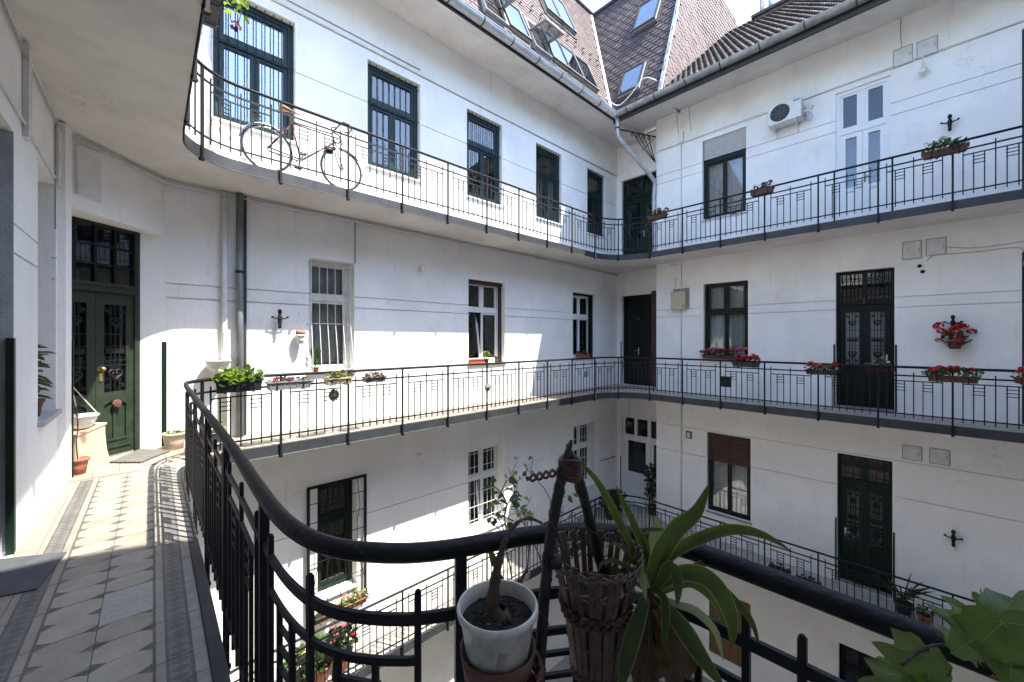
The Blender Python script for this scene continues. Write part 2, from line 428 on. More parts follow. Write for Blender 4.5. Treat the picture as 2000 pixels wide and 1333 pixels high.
# openings: (s0, s1, z0, z1, reveal depth)
def zfix(r, z0, z1): return (r[0], r[1], z0, z1)
wA = {}
for k, a in dict(A1=(416, -40, 577, 300), A2=(718, 115, 821, 355), A3=(912, 211, 981, 400), A4=(1047, 277, 1097, 435), A5=(1147, 329, 1182, 462)).items():
    wA[k] = (*zfix(rectA(*a), 4.66, 6.61), .14)
for k, a in dict(M1=(603, 502, 692, 720), M2=(915, 543, 986, 709), M3=(1119, 569, 1163, 697)).items():
    wA[k] = (*zfix(rectA(*a), .90, 2.82), .24)
for k, a in dict(L1=(620, 965, 697, 1170), L2=(915, 883, 985, 1018), L3=(1120, 832, 1163, 955)).items():
    wA[k] = (*zfix(rectA(*a), -2.95, -1.06), .24)
wall(FA, .30, DW+.02, -7.5, 7.8, list(wA.values()), [5.81, 6.78, 2.02, 2.215, -1.74], wing_back)
wB = dict(T1=(*zfix(rectB(1372, 277, 1457, 410), 4.63, 6.73), .12), T2=(*zfix(rectB(1632, 185, 1740, 340), S, 6.75), .10),
          M1=(*zfix(rectB(1374, 556, 1461, 700), .95, 2.92), .14), Md=(*zfix(rectB(1632, 530, 1747, 797), 0, 2.90), .16),
          L1=(*zfix(rectB(1381, 844, 1466, 1025), -3.05, -.99), .12), Ld=(*zfix(rectB(1635, 885, 1743, 1190), -S, -.99), .14),
          G1=(*zfix(rectB(1385, 1150, 1466, 1320), -6.75, -5.06), .12), G2=(*zfix(rectB(1638, 1255, 1730, 1400), -6.75, -5.06), .14),
          R1=(1.035, 1.95, 0, 2.95, .14), R2=(1.035, 1.95, S, 6.75, .14))
wall(FB, -BEND, 8, -7.5, 7.9, list(wB.values()), [5.93, 6.17, 6.86, 2.09, 2.29, -.95, -1.67], wing_right)
wD = dict(t=(-6.98, -5.62, S, 6.60, .12), m=(-6.97, -5.93, 0, 2.86, .14), l=(-6.98, -5.62, -S, -1.0, .10))
wall(FD, -AW-.02, -BEND+.02, -7.5, 7.8, list(wD.values()), [2.09, 2.29], wing_right, 'recess_wall')
mb = MB(); mb.quad((BW, BEND, -7.5), (DW+.3, BEND, -7.5), (DW+.3, BEND, 7.8), (BW, BEND, 7.8)); mb.build('return_wall', 'plaster', wing_right)
wC = dict(d=(-4.30, -3.3, 0, 2.86, .35), n=(-5.86, -5.05, .77, 2.95, .32), d2=(-1.6, -.6, 0, 2.86, .3))
wall(FC, -6.18, 6, -7.5, 7.7, list(wC.values()), [2.04, 2.24], wing_near)
P1 = Vector((-.473, 6.18, 0)); P2 = Vector((.30, AW, 0)); HD = Vector((.783, .622, 0)).normalized(); HN = Vector((HD.y, -HD.x, 0))
HJ = Vector((.05, 7.115, 0)); HO = HJ-HD*.96
def FH(s, n, z): p = HO+HD*s+HN*n; return (p.x, p.y, z)
ZL = 2.84
mb = MB()
def up(p, z): return (p.x, p.y, z)
mb.quad(up(P1, ZL), up(P2, ZL), up(P2, 7.7), up(P1, 7.7))
mb.poly([up(P1, ZL), up(HO, ZL), up(HJ, ZL), up(P2, ZL)])
mb.quad(up(HJ, -.02), up(P2, -.02), up(P2, ZL), up(HJ, ZL))
mb.quad(up(P1, -.02), up(HO, -.02), up(HO, ZL), up(P1, ZL))
mb.quad(up(P1, -7.5), up(P2, -7.5), up(P2, -.15), up(P1, -.15))
mb.build('corner_wall', 'plaster', wing_near)
mb = MB(); a = uv(-.71, 5.93); c = uv(-.71, 6.18)
mb.prism([(a[0]-.02, a[1], 0), (a[0]+.055, a[1]+.01, 0), (P1.x, P1.y, 0), (c[0]-.02, c[1], 0)], (0, 0, 3.6)); mb.build('pilaster', 'plaster', wing_near)
# fluted band of plaster on the back wing
mb = MB(FA)
s = .36
while s < 2.08: mb.box(s, s+.016, 0, .004, 2.035, 2.2); s += .034
stuff(mb.build('plaster_fluting', 'plaster', wing_back))

# wing behind the camera (it throws the shade on the near gallery)
wing_far = thing('courtyard_wing', (5, -4, -7.5), 'wing on the camera side, its curved eaves shading the near gallery', 'building', 'wings around the court')
mb = MB(); mb.box(-.9, BW, -4.4, -4.0, -7.5, 7.6)
mb.build('wall', 'plaster', wing_far)
EV = [(-1, .2), (.5, .2), (1.5, .19), (1.78, .16), (2.01, .095), (2.19, .02), (2.39, -.08), (2.75, -.4), (3.0, -1.2), (3.1, -2.6), (BW, -2.7), (BW, -4.2), (-1, -4.2)]
mb = MB(); mb.prism([(x, y, 7.6) for x, y in EV], (0, 0, .12)); mb.build('eaves', 'soffit', wing_far)
mb = MB(); mb.add([(-1, .1, 7.73), (2.3, -.1, 7.73), (3, -2.6, 7.73), (BW, -2.6, 7.73), (BW, -7, 10.5), (-1, -7, 10.5)], [(0, 1, 2, 3, 4, 5)])
mb.build('roof', 'roof_old', wing_far)
for z in LV:
    mb = MB(); mb.box(.985, 9.7, -4.0, -3.0, z-.13, z); mb.build('gallery_slab', 'soffit', wing_far)

# ---------------------------------------------------------------- galleries: floor slabs with iron fascia
CP = [(.935, -3, 0), (.935, -1, 0), (.935, -.1, 0), (.935, .25, 0), (.927, .41, 0), (.874, .55, 0), (.80, .63, 0), (.70, .693, 0), (.61, .733, 0), (.525, .772, 0), (.449, .823, 0), (.389, .886, 0),
      (.345, .95, 0), (.313, 1.036, 0), (.295, 1.15, 0), (.290, 1.30, 0), (.297, 1.55, 0), (.318, 2.1, 0), (.341, 3.0, 0), (.362, 4.0, 0), (.385, 5.0, 0)]
AR, BR = 6.15, 9.86
CP += [(.395, 5.35, 0)]
for k in range(1, 7):
    a = math.pi-k*math.pi/12; CP.append((1.02+.62*math.cos(a), 5.53+.62*math.sin(a), 0))
CP += [(1.461, AR, 0), (4, AR, 0), (7, AR, 0), (8.7, AR, 0)]
for k in range(0, 10):
    a = math.pi/2-k*math.pi/18; CP.append((8.86+1.0*math.cos(a), 5.15+1.0*math.sin(a), 0))
CP += [(BR, 4, 0), (BR, 2, 0), (BR, 0, 0), (BR, -2, 0), (BR, -3, 0)]
PATH = Path(catmull(CP, .03))
EDGE = offset(PATH.p, .028)
EDGE = [p for i, p in enumerate(EDGE) if i % 2 == 0 or i == len(EDGE)-1]
LVN = {-S: 'lowest', 0.: 'middle', S: 'upper'}
floors = {}
for z in LV:
    outer = [Vector((DW+.7, -3, 0)), Vector((DW+.7, AW+.6, 0)), Vector((-1.6, AW+.6, 0)), Vector((-1.6, -3, 0))]
    ring = EDGE+outer; n = len(ring); b = MB()
    b.add([(p.x, p.y, z-.006) for p in ring], [tuple(range(n))], 0)
    b.add([(p.x, p.y, z-.125) for p in ring], [tuple(range(n-1, -1, -1))], 1)
    b.add([(p.x, p.y, zz) for zz in (z-.125, z-.006) for p in ring], [(i, (i+1) % n, n+(i+1) % n, n+i) for i in range(n)], 1)
    fo = b.build('gallery_floor', ['paving', 'soffit'])
    struct(fo, 'cantilevered floor of the %s gallery around the court' % LVN[z], 'floor'); floors[z] = fo
    E2 = offset(EDGE, -.008); b = MB(); k = len(EDGE)
    vs = [(p.x, p.y, zz) for p, zz in [(q, z-.135) for q in E2]+[(q, z+.012) for q in E2]]
    I2 = offset(EDGE, .045)
    vs += [(q.x, q.y, z+.012) for q in I2]+[(q.x, q.y, z-.02) for q in I2]
    fs = []
    for i in range(k-1):
        for a in range(3): fs.append((a*k+i, a*k+i+1, (a+1)*k+i+1, (a+1)*k+i))
    b.add(vs, fs); b.build('iron_fascia', 'fascia', fo)
# drip seam strips along the fascia
for z in LV:
    b = MB(); b.tube([(p.x, p.y, z-.135) for p in offset(EDGE, -.012)[::2]], .006, 5); b.build('drip_edge', 'fascia', floors[z])

# ---------------------------------------------------------------- railings
ZR = dict(hand=.965, second=.815, tee=.72, bottom=.14)
def bar_mesh(name, w, z0, z1, cap=False):
    b = MB(); h = w/2
    b.box(-h, h, -h, h, z0, z1)
    if cap: b.ball((0, 0, z1), h*1.02, 8)
    return b.mesh(name, 'iron')
M_post = bar_mesh('railing_post', .026, -.16, .955)
M_tall = bar_mesh('baluster', .0145, .075, .875, True)
M_lad = bar_mesh('ladder_upright', .0135, .075, .725)
bb = MB(); bb.box(-.02, .02, -.014, .03, -.165, -.125); bb.tube([(0, -.02, -.15), (0, .03, -.15)], .012, 6); M_brk = bb.mesh('post_bracket', 'iron')
postA = [1.461+.9158*k for k in range(9)]; postB = [5.196-.902*k for k in range(9)]
def sd(x, y): return PATH.l[PATH.near((x, y, 0))]
POSTS = [sd(.935, -2.6), sd(.935, -1.7), sd(.935, -.75), sd(.562, .756), sd(.293, 1.436)]+[sd(.36, 1.436+.92*k) for k in range(1, 5)]
sA0 = sd(1.461, AR)
POSTS += [sA0-.92]
POSTS += [sd(x, AR) for x in postA]
POSTS += [(sd(8.79, AR)+sd(BR, postB[0]))/2]+[sd(BR, y) for y in postB]
def rot_of(t): return math.atan2(t.y, t.x)
def railing(z):
    root = thing('gallery_railing', (PATH.p[0].x, 3, z), 'black iron railing with ladder motifs round the %s gallery' % LVN[z], 'railing', 'gallery railings')
    lift = lambda pts, h: [(p.x, p.y, z+h) for p in pts]
    b = MB(); b.tube(lift(PATH.p, ZR['hand']), .0215 if z == 0 else .02, 12 if z == 0 else 8); b.build('handrail', 'iron_worn', root, True)
    def flat(name, pts, h, w, t):
        b = MB(); n = len(pts); o1 = offset(pts, w/2); o2 = offset(pts, -w/2); vs = []
        for i in range(n):
            vs += [(o1[i].x, o1[i].y, z+h-t/2), (o2[i].x, o2[i].y, z+h-t/2), (o2[i].x, o2[i].y, z+h+t/2), (o1[i].x, o1[i].y, z+h+t/2)]
        fs = [(4*i+j, 4*i+(j+1) % 4, 4*i+4+(j+1) % 4, 4*i+4+j) for i in range(n-1) for j in range(4)]+[(0, 1, 2, 3), (4*n-1, 4*n-2, 4*n-3, 4*n-4)]
        b.add(vs, fs); return b.build(name, 'iron', root)
    flat('second_rail', PATH.p, ZR['second'], .011, .026); flat('bottom_rail', PATH.p, ZR['bottom'], .011, .022)
    def put(name, me, d, dz=0):
        p, t = PATH.at(d)
        return link(name, me, root, (p.x, p.y, z+dz), (0, 0, rot_of(t)))
    rungs = []
    for d in POSTS:
        p, t = PATH.at(d)
        if z != 0 and p.y < 0 and p.x < 1: continue
        put('post', M_post, d); put('post_bracket', M_brk, d)
    for i in range(len(POSTS)-1):
        d0, d1 = POSTS[i], POSTS[i+1]; L = d1-d0
        if PATH.at(d0)[0].y < -1.2: continue
        if 2 <= i < 3:      # long bay by the camera
            ds = [d1-.097*k for k in range(1, 8)]; ds.reverse(); d0 = d1-.097*8
            for e in (d0-.0, d0-.11, d0-.33): put('baluster', M_tall, e)
            for e in (d0-.22, d0-.44): put('ladder_upright', M_lad, e)
        else: ds = [d0+L*k/8 for k in range(1, 8)]
        for k in (0, 3, 6): put('baluster', M_tall, ds[k])
        for k in (1, 2, 4, 5): put('ladder_upright', M_lad, ds[k])
        flat('tee_bar', PATH.sub(ds[0], ds[6]), ZR['tee'], .010, .018)
        for a, c in ((1, 2), (4, 5)):
            for h in (.665, .61, .555):
                p, _ = PATH.at(ds[a]); q, _ = PATH.at(ds[c]); e = (q-p).normalized()*.012
                b = MB(); b.beam((p.x-e.x, p.y-e.y, z+h), (q.x+e.x, q.y+e.y, z+h), .010, .012); b.build('rung', 'iron', root)
    return root
for z in LV: railing(z)

# ---------------------------------------------------------------- eaves, gutters and roofs
EZ = 7.60
mb = MB(); mb.quad((-1, 6.17, EZ), (DW+.05, 6.17, EZ), (DW+.05, AW+.05, EZ+.12), (-1, AW+.05, EZ+.12)); mb.build('eaves_soffit', 'soffit', wing_back)
mb = MB(); mb.quad((9.78, 6.17, EZ+.003), (9.78, -6, EZ+.003), (BW+.6, -6, EZ+.30), (BW+.6, 6.17, EZ+.30))
mb.quad((9.78, 6.17, EZ+.003), (BW+.6, 6.17, EZ+.30), (BW+.6, 6.2, EZ-.1), (9.78, 6.2, EZ-.003)); mb.build('eaves_soffit', 'soffit', wing_right)
mb = MB(); mb.box(-.9, 9.74, 6.14, 6.17, EZ-.03, EZ+.13); mb.build('eaves_board', 'tar', wing_back)
mb = MB(); mb.box(9.74, 9.80, -6, 6.17, EZ-.10, EZ+.12); mb.build('eaves_board', 'tar', wing_right)
def gutter(p, q, r, parent, m, ang0):
    p = V3(p); q = V3(q); d = (q-p).normalized(); x = d.cross(Vector((0, 0, 1))).normalized(); b = MB(); n = 12
    vs = []
    for o in (p, q):
        for rr in (r, r*.93):
            for j in range(n+1):
                a = math.pi+math.pi*j/n; vs.append(o+x*math.cos(a)*rr+Vector((0, 0, 1))*math.sin(a)*rr)
    k = n+1
    fs = [(j, j+1, 2*k+j+1, 2*k+j) for j in range(n)]+[(k+j, k+j+1, 3*k+j+1, 3*k+j) for j in range(n)]+[(0, k, 3*k, 2*k), (n, k+n, 3*k+n, 2*k+n), tuple(range(k)), tuple(range(3*k-1, 2*k-1, -1))]
    b.add(vs, fs); g = b.build('gutter', m, parent, True)
    for e in (x*r, -x*r):
        b = MB(); b.tube([p+e, q+e], .012, 6); b.build('gutter_lip', m, g, True)
    L = (q-p).length; t = .35
    while t < L:
        c = p+d*t; b = MB(); pts = [c+x*math.cos(math.pi+math.pi*j/10)*r*1.06+Vector((0, 0, 1))*math.sin(math.pi+math.pi*j/10)*r*1.06 for j in range(11)]
        b.tube(pts, .012, 5); b.build('gutter_hook', 'tar', g); t += .78
    return g
gutter((-.9, 6.04, EZ+.07), (9.70, 6.04, EZ+.07), .10, wing_back, 'zinc', 0)
gutter((9.64, 6.0, EZ+.075), (9.64, -6, EZ+.11), .10, wing_right, 'zinc_old', 0)

SL = 2.29; SI = math.atan(SL); CU, SU = math.cos(SI), math.sin(SI)
ZB = EZ+.13
def RA(s, n, t): return (s, 6.16+t*CU-n*SU, ZB+t*SU+n*CU)           # mansard of the back wing
def RD(s, n, t): return (9.76+t*CU-n*SU, -s, ZB+t*SU+n*CU)          # mansard of the corner
def RG(s, n, t): return (9.76+s, 4.80-n+.045*t, ZB+t)               # tile-hung gable of the corner
B4 = R(40)
def RB(s, n, t): return (9.72+t*math.cos(B4)-n*math.sin(B4), -s, EZ+.12+t*math.sin(B4)+n*math.cos(B4))
def hit(fr, x, y):
    o = V3(fr(0, 0, 0)); a = V3(fr(1, 0, 0))-o; b = V3(fr(0, 0, 1))-o; n = a.cross(b)
    d = ray(x, y); e = Vector((0, 0, EYE)); k = (o-e).dot(n)/d.dot(n); p = e+d*k-o
    g = Matrix(((a.dot(a), a.dot(b)), (a.dot(b), b.dot(b)))).inverted() @ Vector((p.dot(a), p.dot(b)))
    return g[0], g[1]
def pxof(p):
    p = V3(p)-Vector((0, 0, EYE)); f = p.x*CY+p.y*SY; r = p.x*SY-p.y*CY
    return (1000+FPX*r/f, YH-FPX*p.z/f) if f > .05 else (-9999, 0)
TILE_OUT = [(-.5, 1), (.5, 1), (.5, .30), (.36, .10), (.16, .0), (-.16, .0), (-.36, .10), (-.5, .30)]
def tiles(fr, s0, s1, t0, t1, inside, w, ex, parent, mats, maxn=300, length=1.75, arch=False, thick=.013):
    cells = []
    row = 0; t = t0
    while t < t1:
        s = s0+(w/2 if row % 2 else 0)
        while s < s1:
            if inside(s, t): cells.append((s, t))
            s += w
        t += ex; row += 1
    def score(c):
        x, y = pxof(fr(c[0], 0, c[1]))
        vis = -20 < x < 2020 and -20 < y < 1340
        return (0 if vis else 1, (V3(fr(c[0], 0, c[1]))-Vector((0, 0, EYE))).length)
    cells.sort(key=score)
    o0 = V3(fr(0, 0, 0)); ax = V3(fr(1, 0, 0))-o0; an = V3(fr(0, 1, 0))-o0; at = V3(fr(0, 0, 1))-o0
    def shape(b, c, m, jit):
        s, t = c; l = ex*length; n0 = .030+jit; n1 = .006
        if arch:
            vs = []
            for e, nn in ((0, n0+.012), (1, n1+.012)):
                for j in range(7):
                    a = math.pi*j/6; vs.append((s-math.cos(a)*w*.5, nn+math.sin(a)*w*.17, t+l*e))
            b.add(vs, [(j, j+1, 8+j, 7+j) for j in range(6)]+[(0, 1, 2, 3, 4, 5, 6)], m); return
        vs = [(s+x*w*.975, n0+(n1-n0)*y, t+y*l) for x, y in TILE_OUT]
        vs += [(s+x*w*.975, n0-thick+(n1-n0)*y, t+y*l) for x, y in TILE_OUT]
        k = len(TILE_OUT); b.add(vs, [tuple(range(k))]+[(i, k+i, k+(i+1) % k, (i+1) % k) for i in range(1, k)], m)
    ml = []
    for m in mats:
        b = MB(); shape(b, (0, 0), 0, 0); ml.append(b.mesh('roof_tile', m))
    M = Matrix((ax, an, at)).transposed().to_3x3()
    eul = M.to_euler() if M.determinant() > 0 else None
    for c in cells[:maxn]:
        j = random.uniform(0, .006); k = random.choices(range(len(mats)), [10]+[2]*(len(mats)-1))[0]
        if eul:
            link('roof_tile', ml[k], parent, V3(fr(c[0], j, c[1])), (eul.x, eul.y+random.uniform(-.02, .02), eul.z))
        else:
            o = bpy.data.objects.new('roof_tile', ml[k]); COL.objects.link(o)
            o.location = V3(fr(c[0], j, c[1]))
            M2 = Matrix((-ax, an, at)).transposed().to_3x3(); o.rotation_euler = M2.to_euler(); par(o, parent)
    rest = cells[maxn:]
    if rest:
        b = MB(fr)
        for c in rest: shape(b, c, random.choices(range(len(mats)), [10]+[2]*(len(mats)-1))[0], random.uniform(0, .006))
        stuff(b.build('roof_tiles', mats, parent))
TOPT = 5.95
# the shapes are mirrored left-right without harm, so alike tiles share one mesh
b = MB(); y1 = RA(0, 0, TOPT)
b.quad(RA(-1, -.01, 0), RA(9.6, -.01, 0), RA(9.6+TOPT*CU, -.01, TOPT), RA(-1, -.01, TOPT)); b.add([RA(-1, -.02, TOPT), RA(12.1, -.02, TOPT), (13, 14, y1[2]+1.2), (-1, 14, y1[2]+1.2)], [(0, 1, 2, 3)])
roofA = b.build('roof', 'roof_red2', wing_back)
b = MB(); hipY = lambda t: 4.80+.045*t*SU
b.quad(RD(-6.16, -.01, 0), RD(-4.8, -.01, 0), RD(-hipY(TOPT), -.01, TOPT), RD(-6.16-TOPT*CU, -.01, TOPT))
b.quad((9.76, 4.84, ZB), (16.3, 4.84, ZB), (16.3, 4.84+.24, ZB+TOPT*SU), (9.76+TOPT*CU, 4.84+.24, ZB+TOPT*SU))
b.quad((9.76+TOPT*CU, 5.07, ZB+TOPT*SU), (16.3, 5.07, ZB+TOPT*SU), (16.3, 9, ZB+TOPT*SU), (9.76+TOPT*CU, 8.6, ZB+TOPT*SU))
b.quad((16.3, 4.84, 4), (16.3, 12, 4), (16.3, 12, ZB+TOPT*SU), (16.3, 4.84+.24, ZB+TOPT*SU))
roofD = b.build('corner_roof', 'roof_red2', wing_right)
tiles(RA, 3.2, 12.2, .02, TOPT, lambda s, t: s < 9.56+t*CU, .25, .15, roofA, ['roof_red', 'roof_red2', 'roof_pink'])
tiles(RD, -8.5, -4.7, .02, TOPT, lambda s, t: -6.06-t*CU < s < -hipY(t)-.06, .25, .15, roofD, ['roof_shaded', 'roof_red2'])
tiles(RG, .1, 6.5, .05, TOPT*SU, lambda s, t: s > t/SL+.05, .25, .15, roofD, ['roof_pink', 'roof_red'])
b = MB(); b.quad(RB(-4.8, -.03, 0), RB(6, -.03, 0), RB(6, -.03, 6.2), RB(-4.8, -.03, 6.2)); p = RB(0, 0, 6.2)
b.quad(RB(-4.8, -.03, 6.2), RB(6, -.03, 6.2), (p[0]+5, -6, 8), (p[0]+5, 4.8, 8))
roofB = b.build('roof', 'roof_old', wing_right)
tiles(RB, -4.72, 3.2, 0, 6.2, lambda s, t: True, .135, .21, roofB, ['roof_old', 'tar', 'brick_old'], 220, 1.25, True)
# flashings
b = MB(); b.beam(RA(9.62, .03, .05), RA(9.62+TOPT*CU, .03, TOPT), .10, .03, (0, -1, 1)); b.build('valley_flashing', 'zinc', roofA)
b = MB(); b.beam(RD(-4.80, .05, .05), RD(-hipY(TOPT), .05, TOPT), .09, .05, (-1, 0, .4)); b.build('hip_flashing', 'zinc', roofD)
b = MB(); b.tube([RA(2, .06, TOPT), RA(12.0, .06, TOPT)], .06, 8); b.build('roof_edge_gutter', 'tar', roofA)
b = MB(); b.tube([RD(-8.5, .06, TOPT), RD(-hipY(TOPT)-.05, .06, TOPT)], .06, 8); b.build('roof_edge_gutter', 'tar', roofD)
# snow guards on the mansard
b = MB(RA)
for k in range(22):
    for t in (2.1, 2.42):
        s = 3.6+k*.36+(.18 if t > 2.3 else 0)
        if s < 9.6+t*CU-.2: b.beam((s, .03, t), (s, .10, t-.03), .02, .02); b.beam((s-.03, .10, t-.03), (s+.03, .10, t-.03), .015, .015)
stuff(b.build('snow_guard_hooks', 'tar', roofA))

def skylight(fr, s0, s1, t0, t1, parent, opened=False, mull=False):
    b = MB(fr); w = .055; h = .11
    for a in ((s0, s0+w, t0, t1), (s1-w, s1, t0, t1), (s0+w, s1-w, t0, t0+w), (s0+w, s1-w, t1-w, t1)): b.box(a[0], a[1], 0, h, a[2], a[3])
    sk = b.build('skylight', 'grey_plate', parent)
    b = MB(fr); b.box(s0-.06, s0, 0, .06, t0-.12, t1+.06); b.box(s1, s1+.06, 0, .06, t0-.12, t1+.06); b.box(s0, s1, 0, .05, t0-.14, t0); b.build('skylight_flashing', 'tar', sk)
    b = MB(fr); b.quad((s0+.02, .012, t0+.02), (s1-.02, .012, t0+.02), (s1-.02, .012, t1-.02), (s0+.02, .012, t1-.02)); b.build('skylight_lining', 'interior', sk)
    # sash, hung at the top
    ang = R(62) if opened else 0; L = t1-t0; ca, sa = math.cos(ang), math.sin(ang)
    def q(s, n, d): d -= (L/2 if opened else 0); return fr(s, h+.004+n*ca+d*sa, (t1-L/2 if opened else t1)-d*ca+n*sa)
    b = MB(q)
    for a in ((s0, s0+w, 0, L), (s1-w, s1, 0, L), (s0+w, s1-w, 0, w), (s0+w, s1-w, L-w, L)): b.box(a[0], a[1], 0, .035, a[2], a[3])
    if mull: b.box((s0+s1)/2-.025, (s0+s1)/2+.025, 0, .035, w, L-w)
    b.build('sash', 'grey_plate' if opened else 'tar', sk)
    b = MB(q); b.box(s0+w, s1-w, .008, .02, w, L-w); b.build('pane', 'glass_mirror', sk)
def sky_at(fr, x0, y0, x1, y1): # corners lower-left and upper-right in the photograph
    a = hit(fr, x0, y0); c = hit(fr, x1, y1); return min(a[0], c[0]), max(a[0], c[0]), min(a[1], c[1]), max(a[1], c[1])
for x, op in ((962, 1), (1003, 0), (1052, 1), (1082, 0), (1112, 0), (1141, 0)):
    s, t = hit(RA, x, {962: 30, 1003: 55, 1052: 92, 1082: 112, 1112: 135, 1141: 157}[x])
    skylight(RA, s-.33, s+.33, .42, 1.42, roofA, bool(op))
s, t = hit(RA, 1072, 22); skylight(RA, s-.36, s+.36, 2.9, 4.2, roofA)
s, t = hit(RA, 1096, 40); skylight(RA, s-.36, s+.36, 2.9, 4.2, roofA)
s, t = hit(RD, 1236, 163); skylight(RD, s-.33, s+.33, t-.45, t+.5, roofD)
s, t = hit(RD, 1267, 33); skylight(RD, s-.36, s+.36, t-.5, t+.6, roofD)
# chimney block and flues on the right wing
c = at_x(1510, 40, 13.6)
ch = thing('chimney', (13.6, c.y, 9), 'low rendered chimney block with two flues behind the old tiled roof', 'chimney')
y1 = at_x(1472, 40, 13.6).y; y0 = at_x(1600, 40, 13.6).y; zt = at_x(1500, 22, 13.6).z
b = MB(); b.box(13.6, 14.5, y0, y1, 9, zt); b.build('stack', 'brick_old', ch, bevel=.02)
b = MB(); b.box(13.54, 14.56, y0-.06, y1+.06, zt, zt+.1); b.build('cap', 'brick_old', ch, bevel=.02)
for x in (1488, 1505):
    y = at_x(x, 10, 13.9).y; b = MB(); b.tube([(13.9, y, zt+.08), (13.9, y, zt+1.3)], .06, 10); b.build('flue', 'zinc', ch, True)

# ---------------------------------------------------------------- windows and doors
def inset_box(fr, s0, s1, z0, z1, n0, n1, parent, m='interior', name='room'):
    b = MB(fr)
    b.quad((s0, n1, z0), (s1, n1, z0), (s1, n1, z1), (s0, n1, z1))
    for a, c in (((s0, z0), (s1, z0)), ((s1, z0), (s1, z1)), ((s1, z1), (s0, z1)), ((s0, z1), (s0, z0))):
        b.quad((a[0], n0, a[1]), (c[0], n0, c[1]), (c[0], n1, c[1]), (a[0], n1, a[1]))
    return b.build(name, m, parent)
def sheet(fr, s0, s1, z0, z1, n, amp, parent, m, name='curtain', waves=7):
    b = MB(fr); k = waves*6; vs = []; ph = random.random()*6
    for i in range(k+1):
        s = s0+(s1-s0)*i/k; d = n+amp*math.sin(i*2*math.pi/6+ph+.5*math.sin(i*.7)); vs += [(s, d, z0), (s, d*1.0, z1)]
    b.add(vs, [(2*i, 2*i+2, 2*i+3, 2*i+1) for i in range(k)]); return b.build(name, m, parent, True)
def frame_rect(b, s0, s1, z0, z1, w, n0, n1, m=0):
    b.box(s0, s0+w, n0, n1, z0, z1, m); b.box(s1-w, s1, n0, n1, z0, z1, m)
    b.box(s0+w, s1-w, n0+.001, n1-.001, z0, z0+w, m); b.box(s0+w, s1-w, n0+.001, n1-.001, z1-w, z1, m)
def window(wing, fr, o, fm, gm='glass', split=.66, curtain=None, tilt=False, sillm='white_dirty', cols=2, topcols=2, fw=.06, shutter=None, shm='grey_shutter', sill=True, ns=.045):
    s0, s1, z0, z1, dp = o; n = -dp+.0; zt = z0+(z1-z0)*split
    b = MB(fr); frame_rect(b, s0, s1, z0, z1, fw, n-.05, n+.03); b.box(s0+fw, s1-fw, n-.045, n+.04, zt-.04, zt+.04)
    if topcols == 2: b.box((s0+s1)/2-.03, (s0+s1)/2+.03, n-.045, n+.03, zt+.04, z1-fw)
    w = b.build('window', fm, wing)
    inset_box(fr, s0, s1, z0, z1, n-.05, n-.95, w)
    def leaf(a, c, e, f, tl=0):
        def q(s, m_, z):
            if tl: return fr(s, m_-(z-e)*math.sin(tl), e+(z-e)*math.cos(tl))
            return fr(s, m_, z)
        b = MB(q); frame_rect(b, a, c, e, f, ns, n-.03, n+.015); sa = b.build('sash', fm, w)
        b = MB(q); b.box(a+ns, c-ns, n-.012, n-.004, e+ns, f-ns); b.build('pane', gm, w)
    W_ = (s1-s0-2*fw)/cols
    for i in range(cols): leaf(s0+fw+i*W_+.003, s0+fw+(i+1)*W_-.003, z0+fw, zt-.042, R(9) if (tilt and i == 0) else 0)
    W_ = (s1-s0-2*fw)/topcols
    for i in range(topcols): leaf(s0+fw+i*W_+(.02 if topcols == 2 else 0), s0+fw+(i+1)*W_-(.02 if topcols == 2 else 0), zt+.042, z1-fw)
    if curtain: sheet(fr, s0+.03, s1-.03, z0+.03, z1-.03, n-.14, .02, w, curtain)
    if sill:
        b = MB(fr); b.box(s0-.03, s1+.03, n+.03, .045, z0-.035, z0-.003); b.build('sill', sillm, w, bevel=.006)
    if shutter:
        zs = z1-(z1-z0)*shutter; z = z1-.0; k = int((z1-zs)/.045); sh = (z1-zs)/k
        for i in range(k):
            b = MB(fr); zz = z1-(i+1)*sh; b.add([(s0+.02, n+.05, zz), (s1-.02, n+.05, zz), (s1-.02, n+.066, zz+sh*.5), (s0+.02, n+.066, zz+sh*.5), (s1-.02, n+.05, zz+sh*.93), (s0+.02, n+.05, zz+sh*.93)], [(0, 1, 2, 3), (3, 2, 4, 5)])
            b.build('shutter_slat', shm, w)
    return w
def grille(w, fr, s0, s1, z0, z1, n, nb, hz, m, r=.007, belly=0, zb=None, frame=False):
    b = MB(fr)
    for i in range(nb):
        s = s0+(s1-s0)*(i+.5)/nb if not frame else s0+(s1-s0)*i/(nb-1)
        if belly:
            pts = [(s, n, z1), (s, n+.01, z0+(z1-z0)*.45)]+[(s+(s-(s0+s1)/2)*.05*k, n+belly*math.sin(k*math.pi/2), z0+(z1-z0)*(.45-.45*k)) for k in (.3, .6, .85, 1)]
            b.tube(pts, r, 5)
        else: b.tube([(s, n, z0), (s, n, z1)], r, 5)
    for z in hz: b.tube([(s0, n, z), (s1, n, z)], r, 5)
    if frame: frame_rect(b, s0-.02, s1+.02, z0-.02, z1+.02, .035, n-.012, n+.012)
    return b.build('window_grille', m, w)
